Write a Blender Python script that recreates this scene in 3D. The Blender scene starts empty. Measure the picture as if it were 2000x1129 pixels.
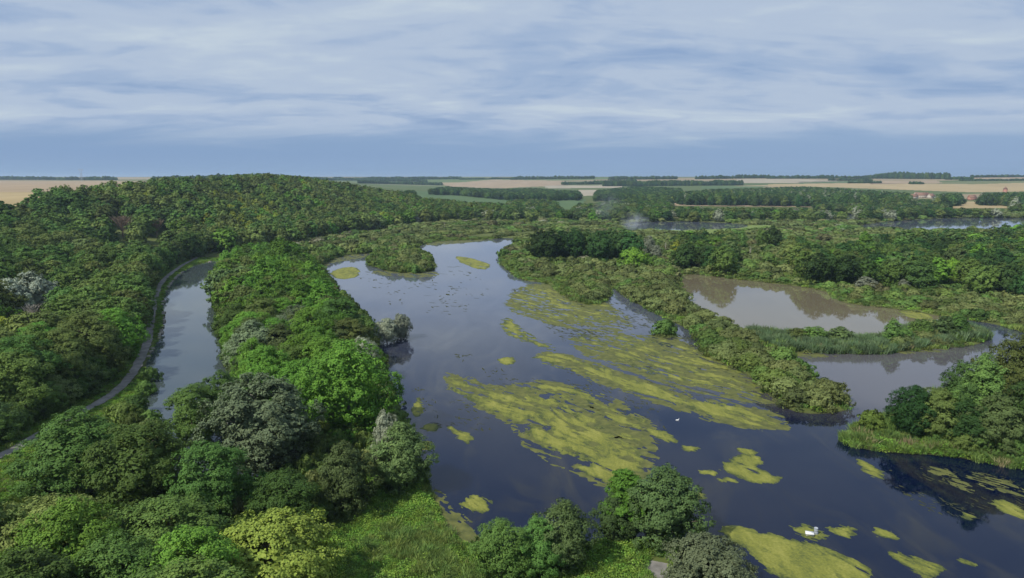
import bpy, math, random, time
T0 = time.time()
import numpy as np

# ------------------------------------------------------------------ camera, sky, sun, exposure
sc = bpy.context.scene
col = sc.collection
PITCH = math.radians(9.35)
CAM_Z = 50.0
FPX = 2000 * 24 / 36.0                      # focal length in photo pixels (photo is 2000 x 1129)
cam_data = bpy.data.cameras.new("camera")
cam_data.lens = 24.0
cam_data.sensor_width = 36.0
cam_data.clip_start = 0.5
cam_data.clip_end = 60000.0
cam = bpy.data.objects.new("camera", cam_data)
cam.location = (0, 0, CAM_Z)
cam.rotation_euler = (math.radians(90) - PITCH, 0, 0)
col.objects.link(cam)
sc.camera = cam

SUN_EL = math.radians(46)
SUN_AZ = math.radians(-129)                 # clockwise from +Y: from the left and a little behind the camera
sdir = (math.sin(SUN_AZ) * math.cos(SUN_EL), math.cos(SUN_AZ) * math.cos(SUN_EL), math.sin(SUN_EL))

world = bpy.data.worlds.new("World")
sc.world = world
world.use_nodes = True
nt = world.node_tree
nt.nodes.clear()


def N(tree, typ, **kw):
    n = tree.nodes.new(typ)
    for k, v in kw.items():
        if k.startswith("i_"):
            key = k[2:]
            n.inputs[int(key) if key.isdigit() else key].default_value = v
        else:
            setattr(n, k, v)
    return n


def L(tree, a, b):
    tree.links.new(a, b)


def ramp(tree, stops, fac=None, interp='LINEAR'):
    r = tree.nodes.new("ShaderNodeValToRGB")
    r.color_ramp.interpolation = interp
    e = r.color_ramp.elements
    while len(e) < len(stops):
        e.new(0.5)
    for el, (p, c) in zip(e, stops):
        el.position = p
        el.color = (*c, 1) if len(c) == 3 else c
    if fac is not None:
        tree.links.new(fac, r.inputs[0])
    return r


def math_node(tree, op, a, b=None, c=None, clamp=False):
    n = tree.nodes.new("ShaderNodeMath")
    n.operation = op
    n.use_clamp = clamp
    for i, v in enumerate((a, b, c)):
        if v is None:
            continue
        if isinstance(v, (int, float)):
            n.inputs[i].default_value = v
        else:
            tree.links.new(v, n.inputs[i])
    return n.outputs[0]


def build_sky():
    sky = N(nt, "ShaderNodeTexSky", sky_type='NISHITA', sun_disc=False)
    sky.sun_elevation = SUN_EL
    sky.sun_rotation = SUN_AZ
    sky.air_density = 1.4
    sky.dust_density = 1.0
    sky.ozone_density = 2.0
    tc = N(nt, "ShaderNodeTexCoord")
    sep = N(nt, "ShaderNodeSeparateXYZ")
    L(nt, tc.outputs["Generated"], sep.inputs[0])
    z = math_node(nt, 'ABSOLUTE', sep.outputs[2])
    zz = math_node(nt, 'ADD', z, 0.13)
    px = math_node(nt, 'DIVIDE', sep.outputs[0], zz)
    py = math_node(nt, 'DIVIDE', sep.outputs[1], zz)
    comb = N(nt, "ShaderNodeCombineXYZ")
    L(nt, px, comb.inputs[0]); L(nt, py, comb.inputs[1])
    # cloud streaks run across the view, tilted a little
    mp = N(nt, "ShaderNodeMapping")
    mp.inputs["Rotation"].default_value = (0, 0, math.radians(-24))
    mp.inputs["Scale"].default_value = (0.75, 1.15, 1)
    mp.inputs["Location"].default_value = (3.1, 1.7, 0)
    L(nt, comb.outputs[0], mp.inputs[0])
    n1 = N(nt, "ShaderNodeTexNoise", i_Scale=0.9, i_Detail=9.0, i_Roughness=0.50, i_Distortion=1.1)
    L(nt, mp.outputs[0], n1.inputs["Vector"])
    mp2 = N(nt, "ShaderNodeMapping")
    mp2.inputs["Rotation"].default_value = (0, 0, math.radians(-40))
    mp2.inputs["Scale"].default_value = (1.5, 2.6, 1)
    L(nt, comb.outputs[0], mp2.inputs[0])
    n2 = N(nt, "ShaderNodeTexNoise", i_Scale=1.7, i_Detail=8.0, i_Roughness=0.58, i_Distortion=0.7)
    L(nt, mp2.outputs[0], n2.inputs["Vector"])
    f = math_node(nt, 'MULTIPLY_ADD', n2.outputs[0], 0.32, math_node(nt, 'MULTIPLY', n1.outputs[0], 0.85))
    # thickness of the cloud sheet
    body = ramp(nt, [(0.38, (3.0, 4.0, 6.0)), (0.52, (3.8, 4.85, 6.6)), (0.62, (4.5, 5.45, 6.9)), (0.78, (5.5, 6.4, 7.3))], f, 'EASE')
    # the sheet ends before the horizon: a clear blue band under its edge
    edge = math_node(nt, 'MULTIPLY_ADD', n1.outputs[0], 0.035, z)
    cover = N(nt, "ShaderNodeMapRange", interpolation_type='SMOOTHSTEP')
    cover.inputs[1].default_value = 0.056
    cover.inputs[2].default_value = 0.092
    cover.inputs[3].default_value = 0.0
    cover.inputs[4].default_value = 1.0
    L(nt, edge, cover.inputs[0])
    # the sheet is broken: blue shows through its thin places
    gap = N(nt, "ShaderNodeMapRange", interpolation_type='SMOOTHSTEP')
    gap.inputs[1].default_value = 0.36; gap.inputs[2].default_value = 0.60; gap.inputs[3].default_value = 0.5; gap.inputs[4].default_value = 0.97
    L(nt, f, gap.inputs[0])
    # hazy blue of the open sky near the horizon, over the physical sky
    hb = ramp(nt, [(0.0, (2.35, 4.1, 6.9)), (0.03, (1.8, 3.45, 6.5)), (0.08, (1.8, 3.25, 6.1)), (0.35, (1.7, 2.9, 5.4))], z)
    mixs = N(nt, "ShaderNodeMix", data_type='RGBA')
    mixs.inputs[0].default_value = 0.78
    L(nt, sky.outputs[0], mixs.inputs[6]); L(nt, hb.outputs[0], mixs.inputs[7])
    mixc = N(nt, "ShaderNodeMix", data_type='RGBA')
    L(nt, math_node(nt, 'MULTIPLY', cover.outputs[0], gap.outputs[0]), mixc.inputs[0]); L(nt, mixs.outputs[2], mixc.inputs[6]); L(nt, body.outputs[0], mixc.inputs[7])
    bg = N(nt, "ShaderNodeBackground")
    bg.inputs[1].default_value = 0.1
    L(nt, mixc.outputs[2], bg.inputs[0])
    out = N(nt, "ShaderNodeOutputWorld")
    L(nt, bg.outputs[0], out.inputs[0])


build_sky()

sun_data = bpy.data.lights.new("sun", 'SUN')
sun_data.energy = 5.0
sun_data.angle = math.radians(0.9)
sun_data.color = (1.0, 0.95, 0.85)
sun = bpy.data.objects.new("sun", sun_data)
from mathutils import Vector
sun.rotation_euler = Vector(sdir).to_track_quat('Z', 'Y').to_euler()
sun.location = (-200, -100, 300)
col.objects.link(sun)

sc.view_settings.view_transform = 'Standard'
sc.view_settings.look = 'None'
sc.view_settings.exposure = 0.0
sc.view_settings.gamma = 1.0
sc.render.engine = 'CYCLES'
cy = sc.cycles
cy.max_bounces = 6
cy.diffuse_bounces = 2
cy.glossy_bounces = 2
cy.transmission_bounces = 2
cy.volume_bounces = 0
cy.transparent_max_bounces = 4
cy.caustics_reflective = False
cy.caustics_refractive = False
cy.use_denoising = True
cy.sample_clamp_indirect = 4.0

# ------------------------------------------------------------------ numbers: rays, noise, polygons
rng = np.random.default_rng(11)
random.seed(5)
CP, SP = math.cos(PITCH), math.sin(PITCH)


def ray(u, v):
    a = (u - 1000) / FPX
    b = (564.5 - v) / FPX
    return np.array((a, CP + b * SP, -SP + b * CP))


def G(u, v, z=0.0):
    """the point where the line of sight through a photo pixel meets the level z"""
    d = ray(u, v)
    t = (z - CAM_Z) / d[2]
    return float(d[0] * t), float(d[1] * t)


def GP(pts, z=0.0):
    return np.array([G(u, v, z) for u, v in pts])


def project(x, y, z):
    x = np.asarray(x, float); y = np.asarray(y, float); z = np.asarray(z, float) - CAM_Z
    dep = y * CP - z * SP
    up = y * SP + z * CP
    return 1000 + FPX * x / dep, 564.5 - FPX * up / dep


def _hash(ix, iy, seed):
    h = (ix * 374761393 + iy * 668265263 + seed * 974634777) & 0x7fffffff
    h = ((h ^ (h >> 13)) * 1274126177) & 0x7fffffff
    return ((h ^ (h >> 16)) & 0xffff) / 65535.0


def vnoise(x, y, seed=0):
    x = np.asarray(x, float); y = np.asarray(y, float)
    ix = np.floor(x).astype(np.int64); iy = np.floor(y).astype(np.int64)
    fx = x - ix; fy = y - iy
    fx = fx * fx * (3 - 2 * fx); fy = fy * fy * (3 - 2 * fy)
    a = _hash(ix, iy, seed); b = _hash(ix + 1, iy, seed)
    c = _hash(ix, iy + 1, seed); d = _hash(ix + 1, iy + 1, seed)
    return (a * (1 - fx) + b * fx) * (1 - fy) + (c * (1 - fx) + d * fx) * fy


def fbm(x, y, seed=0, octv=4):
    s = 0; amp = 0.5; tot = 0
    for o in range(octv):
        s = s + amp * vnoise(np.asarray(x) * 2 ** o, np.asarray(y) * 2 ** o, seed + o * 17)
        tot += amp; amp *= 0.55
    return s / tot


def inside(poly, x, y):
    x = np.asarray(x, float); y = np.asarray(y, float)
    r = np.zeros(x.shape, bool)
    n = len(poly)
    for i in range(n):
        x1, y1 = poly[i]; x2, y2 = poly[(i + 1) % n]
        if y1 == y2:
            continue
        c = ((y1 > y) != (y2 > y)) & (x < (x2 - x1) * (y - y1) / (y2 - y1) + x1)
        r ^= c
    return r


def edge_dist(poly, x, y, closed=True):
    x = np.asarray(x, float); y = np.asarray(y, float)
    best = np.full(x.shape, 1e18)
    n = len(poly)
    for i in range(n if closed else n - 1):
        x1, y1 = poly[i]; x2, y2 = poly[(i + 1) % n]
        dx, dy = x2 - x1, y2 - y1
        t = np.clip(((x - x1) * dx + (y - y1) * dy) / (dx * dx + dy * dy + 1e-12), 0, 1)
        best = np.minimum(best, (x - x1 - t * dx) ** 2 + (y - y1 - t * dy) ** 2)
    return np.sqrt(best)


def sdist(poly, x, y):
    """positive inside"""
    d = edge_dist(poly, x, y)
    return np.where(inside(poly, x, y), d, -d)


def sstep(a, b, x):
    t = np.clip((np.asarray(x, float) - a) / (b - a), 0, 1)
    return t * t * (3 - 2 * t)


def smooth_poly(p, it=2, closed=True):
    p = np.array(p, float)
    for _ in range(it):
        q = np.roll(p, -1, 0)
        if closed:
            p = np.stack([0.75 * p + 0.25 * q, 0.25 * p + 0.75 * q], 1).reshape(-1, 2)
        else:
            a = 0.75 * p[:-1] + 0.25 * p[1:]; b = 0.25 * p[:-1] + 0.75 * p[1:]
            p = np.vstack([p[:1], np.stack([a, b], 1).reshape(-1, 2), p[-1:]])
    return p


# ------------------------------------------------------------------ plan of the valley (traced outlines, on the water level)
LAKE = smooth_poly(GP([
    (832, 945), (845, 990), (880, 1055), (940, 1078), (1050, 1085), (1150, 1068), (1185, 1058), (1330, 1058), (1375, 1085),
    (1430, 1129), (1480, 1260), (2500, 1260), (2500, 700), (2120, 682), (2000, 650), (1940, 632), (1870, 624), (1830, 617),
    (1780, 608), (1700, 598), (1640, 592), (1612, 566), (1500, 553), (1440, 546), (1345, 534), (1326, 545), (1332, 568),
    (1347, 598), (1420, 632), (1455, 652), (1540, 657), (1640, 667), (1720, 667), (1760, 648), (1800, 640), (1860, 638),
    (1915, 650), (1935, 664), (1900, 676), (1800, 684), (1700, 693), (1620, 690), (1510, 690), (1478, 690), (1548, 716),
    (1612, 758), (1664, 788), (1650, 806), (1565, 810), (1520, 790), (1450, 722), (1364, 692), (1368, 654), (1262, 605),
    (1197, 562), (1180, 540), (1192, 560), (1190, 588), (1150, 597), (1110, 585), (1070, 552), (1020, 549), (1000, 535),
    (972, 512), (985, 492), (1010, 470), (1000, 464), (940, 469), (880, 470), (830, 475), (812, 485), (830, 500),
    (850, 515), (845, 531), (800, 535), (745, 527), (712, 515), (735, 500), (720, 494), (660, 501), (622, 519),
    (632, 535), (660, 575), (700, 610), (725, 640), (738, 690), (752, 760), (775, 810), (800, 870), (825, 930)]), 1)
ISLAND = smooth_poly(GP([(1640, 868), (1660, 845), (1700, 835), (1780, 800), (1860, 760), (1950, 722), (2100, 692), (2400, 695),
                         (2400, 965), (2200, 950), (2000, 918), (1920, 903), (1850, 890), (1720, 883)]), 1)
cx, cyy = G(1299, 655)
ISLET = np.array([(cx + 4.2 * math.cos(a), cyy + 3.6 * math.sin(a)) for a in np.linspace(0, 6.283, 12, endpoint=False)])
FAR_LAKES = [smooth_poly(GP(p), 1) for p in (
    [(1195, 438), (1300, 432), (1450, 436), (1472, 445), (1340, 451), (1280, 449), (1215, 447)],
    [(1660, 447), (1700, 436), (1800, 428), (1900, 425), (2100, 427), (2100, 448), (1900, 455), (1750, 454)],
    [(1560, 420), (1640, 417), (1700, 424), (1680, 432), (1600, 431)])]
CANAL = smooth_poly([(-58, 96), (-62, 118), (-82.5, 144), (-99, 178), (-116.5, 224), (-140, 268), (-159, 311), (-176, 360), (-183, 394),
                     (-172, 425), (-140, 450), (-128, 436), (-150, 412), (-157, 390), (-148, 345), (-128, 292), (-103, 232),
                     (-80, 185), (-62, 148), (-40, 122), (-34, 104)], 2)
PATH = smooth_poly(np.vstack([[(-100, 60), (-97, 90)], GP([(0, 890), (100, 832), (210, 776), (255, 737), (286, 675), (292, 645), (297, 612),
                                                         (301, 584), (313, 549)], 0.9), [(-186, 380), (-196, 425)]]), 2, closed=False)
FOOT = np.array([(-100, 40), (-99, 90), (-96.5, 130), (-97.5, 150), (-105, 176), (-116, 204), (-143, 260), (-162, 302), (-178, 338), (-193, 390), (-198, 430),
                 (-160, 500), (-142, 620), (-82, 730), (0, 860), (60, 960)])
HILL = np.vstack([FOOT, [(60, 30000), (-30000, 30000), (-30000, -3000), (-100, -3000)]])


def water_sd(x, y):
    """positive on land: distance to the nearest shore"""
    w = sdist(LAKE, x, y)
    w = np.minimum(w, -sdist(ISLAND, x, y))
    w = np.minimum(w, -sdist(ISLET, x, y))
    for f in FAR_LAKES + [CANAL]:
        w = np.maximum(w, sdist(f, x, y))
    return -w


def terrain_base(x, y):
    x = np.asarray(x, float); y = np.asarray(y, float)
    r = np.hypot(x, y) + 1e-6
    az = x / np.maximum(y, 1.0)
    az = np.where(y < 1, np.sign(x) * 3, az)
    s = np.maximum(sdist(HILL, x, y), 0)
    taper = np.interp(az, [-0.47, -0.36, -0.30, -0.24, -0.18, -0.10, 0.0], [1, 1.0, 0.86, 0.66, 0.40, 0.14, 0.0])
    bump = np.interp(az, [-0.9, -0.62, -0.52, -0.42, -0.34, -0.28], [33, 33.5, 36, 39, 40, 40])
    hill = bump * taper * sstep(4, 215, s) * (1 + 0.10 * (fbm(x / 160, y / 160, 3, 3) - 0.5) * sstep(40, 150, s))
    far_h = 45.5 + 9 * (fbm(x / 2600 + 3, y / 2600, 9, 3) - 0.5)
    start = np.interp(az, [-0.5, -0.1, 0.1, 0.4, 0.8], [2200, 1900, 1550, 1350, 1250])
    end = np.interp(az, [-0.5, -0.1, 0.1, 0.4, 0.8], [5600, 5000, 4300, 3900, 3700])
    t = np.clip((r - start) / (end - start), 0, 1)
    far = far_h * t * t * (3 - 2 * t)
    far = far + 3.0 * (fbm(x / 700, y / 700, 21, 3) - 0.5) * sstep(1600, 2600, r)
    far = np.where(y < 0, 0, far)
    return np.maximum(hill, far)


def terrain(x, y):
    x = np.asarray(x, float); y = np.asarray(y, float)
    b = terrain_base(x, y)
    near = (np.hypot(x, y) < 1300)
    h = np.array(b + 0.7, float)
    if near.any():
        xx = x[near]; yy = y[near]
        sd = water_sd(xx, yy)
        shore = np.clip(sd * 0.30, -1.3, 0.55) + 0.25 * (fbm(xx / 7, yy / 7, 5, 2) - 0.5) * sstep(0.5, 4, sd)
        h[near] = np.where(sd > 0, b[near] + shore, shore)
    return h


FRONT = np.radians(np.arange(-48, 48.01, 0.3))
RINGS = np.concatenate([[4.0, 20.0, 40.0], np.geomspace(55, 30000, 500)])
_A, _R = np.meshgrid(FRONT, RINGS)
TABLE = terrain((_R * np.sin(_A)).ravel(), (_R * np.cos(_A)).ravel()).reshape(_A.shape)
LOGR = np.log(RINGS)


def T1(x, y):
    r = math.hypot(x, y); a = math.atan2(x, y)
    if y <= 0 or abs(a) > 0.83 or r < 60:
        return float(terrain(np.array([x]), np.array([y]))[0])
    fi = (a - FRONT[0]) / (FRONT[1] - FRONT[0]); i = int(fi); fi -= i
    fj = np.interp(math.log(r), LOGR, np.arange(len(RINGS))); j = min(int(fj), len(RINGS) - 2); fj -= j
    t = TABLE[j:j + 2, i:i + 2]
    return float((t[0, 0] * (1 - fi) + t[0, 1] * fi) * (1 - fj) + (t[1, 0] * (1 - fi) + t[1, 1] * fi) * fj)


def land_hit(u, v, extra=0.0, tmax=15000):
    """walk along the line of sight until it comes down to the ground (plus extra metres above it)"""
    d = ray(u, v)
    d = d / np.hypot(d[0], d[1])
    a = min(max(math.atan2(d[0], d[1]), -0.83), 0.83)
    fi = (a - FRONT[0]) / (FRONT[1] - FRONT[0]); i = int(fi); fi -= i
    col_h = TABLE[:, i] * (1 - fi) + TABLE[:, i + 1] * fi
    m = RINGS < tmax
    gap = CAM_Z + d[2] * RINGS[m] - col_h[m] - extra
    k = np.nonzero(gap <= 0)[0]
    if len(k) == 0:
        return None
    k = max(1, k[0])
    g0, g1 = gap[k - 1], gap[k]
    f = g0 / (g0 - g1) if g0 > 0 else 0.0
    t = RINGS[k - 1] + (RINGS[k] - RINGS[k - 1]) * f
    return float(d[0] * t), float(d[1] * t), float(CAM_Z + d[2] * t - extra)


# ------------------------------------------------------------------ object helpers
def mesh_np(name, verts, quads=None, tris=None, mats=(), quad_mat=None, tri_mat=None, smooth=False):
    me = bpy.data.meshes.new(name)
    verts = np.asarray(verts, np.float32).reshape(-1, 3)
    nq = 0 if quads is None else len(quads)
    ntr = 0 if tris is None else len(tris)
    me.vertices.add(len(verts))
    me.vertices.foreach_set("co", verts.ravel())
    loops = []
    if nq:
        loops.append(np.asarray(quads, np.int32).ravel())
    if ntr:
        loops.append(np.asarray(tris, np.int32).ravel())
    loops = np.concatenate(loops)
    me.loops.add(len(loops))
    me.loops.foreach_set("vertex_index", loops)
    me.polygons.add(nq + ntr)
    starts = np.concatenate([np.arange(nq) * 4, nq * 4 + np.arange(ntr) * 3]).astype(np.int32)
    me.polygons.foreach_set("loop_start", starts)
    if quad_mat is not None or tri_mat is not None:
        mi = np.concatenate([np.zeros(nq, np.int32) if quad_mat is None else np.asarray(quad_mat, np.int32),
                             np.zeros(ntr, np.int32) if tri_mat is None else np.asarray(tri_mat, np.int32)])
        me.polygons.foreach_set("material_index", mi)
    if smooth:
        me.polygons.foreach_set("use_smooth", np.ones(nq + ntr, bool))
    for m in mats:
        me.materials.append(m)
    me.update(calc_edges=True)
    me.validate()
    return me


def link(name, me, parent=None, loc=None):
    o = bpy.data.objects.new(name, me)
    col.objects.link(o)
    if parent is not None:
        o.parent = parent
    if loc is not None:
        o.location = loc
    return o


def tag(o, label=None, cat=None, group=None, kind=None):
    if label: o["label"] = label
    if cat: o["category"] = cat
    if group: o["group"] = group
    if kind: o["kind"] = kind
    return o


# ------------------------------------------------------------------ materials
def new_mat(name):
    m = bpy.data.materials.new(name)
    m.use_nodes = True
    t = m.node_tree
    t.nodes.clear()
    out = N(t, "ShaderNodeOutputMaterial")
    return m, t, out


def leaf_mat(name, c, var=0.30, trans=0.18, hue=0.02, rough=0.62):
    """leaves: colour varies from leaf to leaf, from branch to branch and from tree to tree"""
    m, t, out = new_mat(name)
    geo = N(t, "ShaderNodeNewGeometry")
    oi = N(t, "ShaderNodeObjectInfo")
    tc = N(t, "ShaderNodeTexCoord")
    nz = N(t, "ShaderNodeTexNoise", i_Scale=0.35, i_Detail=2.0)
    L(t, tc.outputs["Object"], nz.inputs["Vector"])
    a = math_node(t, 'MULTIPLY_ADD', geo.outputs["Random Per Island"], var, 1 - var * 0.5)
    b = math_node(t, 'MULTIPLY_ADD', nz.outputs[0], 0.9, 0.55)
    c2 = math_node(t, 'MULTIPLY_ADD', oi.outputs["Random"], 0.80, 0.62)
    val = math_node(t, 'MULTIPLY', math_node(t, 'MULTIPLY', a, b), c2)
    hs = N(t, "ShaderNodeHueSaturation")
    hs.inputs["Color"].default_value = (*[k * 1.13 for k in c], 1)
    r2 = math_node(t, 'FRACT', math_node(t, 'MULTIPLY', oi.outputs["Random"], 37.7))
    h = math_node(t, 'ADD', math_node(t, 'MULTIPLY_ADD', r2, hue * 2.1, 0.5 - hue * 1.25), math_node(t, 'MULTIPLY_ADD', geo.outputs["Random Per Island"], -0.016, 0.008))
    L(t, h, hs.inputs["Hue"]); L(t, val, hs.inputs["Value"])
    hs.inputs["Saturation"].default_value = 0.97
    p = N(t, "ShaderNodeBsdfPrincipled")
    p.inputs["Roughness"].default_value = rough
    p.inputs["Specular IOR Level"].default_value = 0.10
    L(t, hs.outputs[0], p.inputs["Base Color"])
    tr = N(t, "ShaderNodeBsdfTranslucent")
    hs2 = N(t, "ShaderNodeMix", data_type='RGBA', blend_type='MULTIPLY')
    hs2.inputs[0].default_value = 1.0
    hs2.inputs[7].default_value = (1.15, 1.2, 0.55, 1)
    L(t, hs.outputs[0], hs2.inputs[6]); L(t, hs2.outputs[2], tr.inputs[0])
    mx = N(t, "ShaderNodeMixShader")
    mx.inputs[0].default_value = trans
    L(t, p.outputs[0], mx.inputs[1]); L(t, tr.outputs[0], mx.inputs[2]); L(t, mx.outputs[0], out.inputs[0])
    return m


def simple_mat(name, c1, c2, scale=1.0, rough=0.85, detail=5, spec=0.2, bump=0.0, coord="Object", metallic=0.0, stretch=None):
    m, t, out = new_mat(name)
    tc = N(t, "ShaderNodeTexCoord")
    nz = N(t, "ShaderNodeTexNoise", i_Scale=scale, i_Detail=float(detail), i_Roughness=0.6)
    src = tc.outputs[coord]
    if stretch:
        mp = N(t, "ShaderNodeMapping"); mp.inputs["Scale"].default_value = stretch
        L(t, src, mp.inputs[0]); src = mp.outputs[0]
    L(t, src, nz.inputs["Vector"])
    r = ramp(t, [(0.3, c1), (0.7, c2)], nz.outputs[0])
    p = N(t, "ShaderNodeBsdfPrincipled")
    p.inputs["Roughness"].default_value = rough
    p.inputs["Specular IOR Level"].default_value = spec
    p.inputs["Metallic"].default_value = metallic
    L(t, r.outputs[0], p.inputs["Base Color"])
    if bump:
        b = N(t, "ShaderNodeBump"); b.inputs["Strength"].default_value = bump
        b.inputs["Distance"].default_value = 0.2
        L(t, nz.outputs[0], b.inputs["Height"]); L(t, b.outputs[0], p.inputs["Normal"])
    L(t, p.outputs[0], out.inputs[0])
    return m


def water_mat(name, deep, weed, amount, rough=0.035, ripple=0.05, head=None):
    """clear calm water: dark body colour with streaks of drowned weed, sky and banks mirrored by fresnel"""
    m, t, out = new_mat(name)
    tc = N(t, "ShaderNodeTexCoord")
    mp = N(t, "ShaderNodeMapping")
    mp.inputs["Rotation"].default_value = (0, 0, math.radians(38))
    mp.inputs["Scale"].default_value = (0.10, 0.035, 1)
    L(t, tc.outputs["Object"], mp.inputs[0])
    nz = N(t, "ShaderNodeTexNoise", i_Scale=1.0, i_Detail=7.0, i_Roughness=0.62, i_Distortion=1.0)
    L(t, mp.outputs[0], nz.inputs["Vector"])
    r = ramp(t, [(0.50, (0, 0, 0)), (0.72, (1, 1, 1))], nz.outputs[0])
    mx = N(t, "ShaderNodeMix", data_type='RGBA')
    L(t, math_node(t, 'MULTIPLY', r.outputs[0], amount), mx.inputs[0])
    mx.inputs[6].default_value = (*deep, 1); mx.inputs[7].default_value = (*weed, 1)
    p = N(t, "ShaderNodeBsdfPrincipled")
    p.inputs["IOR"].default_value = 1.36
    body = mx.outputs[2]
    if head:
        # body colour pales toward the lake head, painting in its brighter sky reflection
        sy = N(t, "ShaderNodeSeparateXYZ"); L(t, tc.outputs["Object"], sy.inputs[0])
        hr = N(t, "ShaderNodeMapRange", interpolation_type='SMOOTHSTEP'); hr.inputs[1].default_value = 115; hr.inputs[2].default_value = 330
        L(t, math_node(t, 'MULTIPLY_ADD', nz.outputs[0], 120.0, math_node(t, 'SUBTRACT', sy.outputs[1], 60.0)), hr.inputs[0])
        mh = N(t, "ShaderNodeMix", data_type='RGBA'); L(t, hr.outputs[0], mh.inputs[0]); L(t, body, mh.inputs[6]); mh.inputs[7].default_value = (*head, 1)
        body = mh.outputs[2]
        # the backwater between dyke and reed spit carries pale silt
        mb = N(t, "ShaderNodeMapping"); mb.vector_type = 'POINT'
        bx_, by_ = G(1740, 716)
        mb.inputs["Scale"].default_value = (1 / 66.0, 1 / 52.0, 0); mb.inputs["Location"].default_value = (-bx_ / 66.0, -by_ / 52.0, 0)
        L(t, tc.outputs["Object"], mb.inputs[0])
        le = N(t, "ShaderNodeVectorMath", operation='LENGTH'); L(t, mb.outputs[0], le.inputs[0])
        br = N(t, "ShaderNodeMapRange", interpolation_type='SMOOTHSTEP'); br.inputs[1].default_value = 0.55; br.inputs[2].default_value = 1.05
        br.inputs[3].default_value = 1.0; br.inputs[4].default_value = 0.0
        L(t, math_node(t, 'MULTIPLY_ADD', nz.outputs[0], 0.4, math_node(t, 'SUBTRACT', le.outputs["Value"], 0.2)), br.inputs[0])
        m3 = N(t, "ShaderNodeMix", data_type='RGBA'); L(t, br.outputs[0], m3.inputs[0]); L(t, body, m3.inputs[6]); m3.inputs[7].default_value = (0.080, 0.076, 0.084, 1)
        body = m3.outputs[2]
    L(t, body, p.inputs["Base Color"])
    # breaths of wind: patches a little rougher than the rest
    nw = N(t, "ShaderNodeTexNoise", i_Scale=0.018, i_Detail=4.0, i_Distortion=0.6)
    L(t, tc.outputs["Object"], nw.inputs["Vector"])
    L(t, math_node(t, 'MULTIPLY_ADD', nw.outputs[0], 0.05, rough - 0.025), p.inputs["Roughness"])
    n3 = N(t, "ShaderNodeTexNoise", i_Scale=1.6, i_Detail=3.0)
    L(t, tc.outputs["Object"], n3.inputs["Vector"])
    b = N(t, "ShaderNodeBump"); b.inputs["Strength"].default_value = ripple; b.inputs["Distance"].default_value = 0.05
    L(t, n3.outputs[0], b.inputs["Height"]); L(t, b.outputs[0], p.inputs["Normal"])
    L(t, p.outputs[0], out.inputs[0])
    return m


M = {}
M['ash'] = leaf_mat('leaf_dark', (0.070, 0.132, 0.026), hue=0.018)
M['maple'] = leaf_mat('leaf_bright', (0.082, 0.180, 0.020), hue=0.012)
M['greypoplar'] = leaf_mat('leaf_grey_poplar', (0.145, 0.195, 0.100), var=0.6, trans=0.15, hue=0.008)
M['yellow'] = leaf_mat('leaf_yellow', (0.205, 0.265, 0.040), hue=0.01)
M['gold'] = leaf_mat('leaf_gold', (0.190, 0.235, 0.028), hue=0.008)
M['olive'] = leaf_mat('leaf_olive', (0.108, 0.148, 0.036), hue=0.012)
M['willow'] = leaf_mat('leaf_silver', (0.185, 0.21, 0.145), var=0.5, trans=0.12, hue=0.01)
M['alder'] = leaf_mat('leaf_alder', (0.092, 0.142, 0.044))
M['poplar'] = leaf_mat('leaf_poplar', (0.095, 0.158, 0.036))
M['sallow'] = leaf_mat('leaf_sallow', (0.118, 0.150, 0.048), hue=0.014)
M['greenbush'] = leaf_mat('leaf_green_bush', (0.088, 0.150, 0.032), hue=0.02)
M['palebush'] = leaf_mat('leaf_pale_bush', (0.20, 0.21, 0.135), hue=0.02)
M['brownbush'] = leaf_mat('leaf_brown_bush', (0.130, 0.138, 0.058), hue=0.012)
M['reed'] = leaf_mat('reed_blade', (0.105, 0.175, 0.042), trans=0.2)
M['bluereed'] = leaf_mat('reed_blue', (0.095, 0.150, 0.072), trans=0.2)
M['sedge'] = leaf_mat('sedge_blade', (0.125, 0.190, 0.045), trans=0.2, hue=0.025)
M['herb'] = leaf_mat('herb_leaf', (0.135, 0.245, 0.034), trans=0.25, hue=0.02)
M['sage'] = leaf_mat('leaf_sage', (0.105, 0.132, 0.068), var=0.5)
M['dark'] = leaf_mat('leaf_copse', (0.036, 0.082, 0.020))
M['vivid'] = leaf_mat('leaf_vivid', (0.115, 0.225, 0.020), hue=0.004)
M['straw'] = leaf_mat('reed_straw', (0.20, 0.18, 0.09), trans=0.15)
M['lime'] = leaf_mat('leaf_lime', (0.13, 0.19, 0.032))
M['whitewillow'] = leaf_mat('leaf_white', (0.205, 0.24, 0.18), var=0.4, trans=0.1, hue=0.006)
M['bark'] = simple_mat('bark', (0.055, 0.045, 0.035), (0.13, 0.115, 0.09), 3.0, stretch=(1, 1, 0.2))
M['palebark'] = simple_mat('bark_pale', (0.22, 0.20, 0.17), (0.36, 0.33, 0.28), 3.0, stretch=(1, 1, 0.2))
M['deadbark'] = simple_mat('bark_dead', (0.16, 0.115, 0.08), (0.26, 0.19, 0.13), 3.0)
M['gravel'] = simple_mat('gravel_path', (0.115, 0.112, 0.100), (0.27, 0.255, 0.24), 0.45, detail=10, bump=0.3)
M['stone'] = simple_mat('bank_stone', (0.20, 0.185, 0.15), (0.36, 0.33, 0.29), 1.2, bump=0.3)
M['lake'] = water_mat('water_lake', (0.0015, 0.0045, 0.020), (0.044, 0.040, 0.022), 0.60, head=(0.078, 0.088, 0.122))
M['pond'] = water_mat('water_silty', (0.135, 0.115, 0.075), (0.155, 0.132, 0.088), 0.6, rough=0.03)
M['canal'] = water_mat('water_canal', (0.048, 0.062, 0.066), (0.056, 0.070, 0.068), 0.4, rough=0.025)


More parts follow.
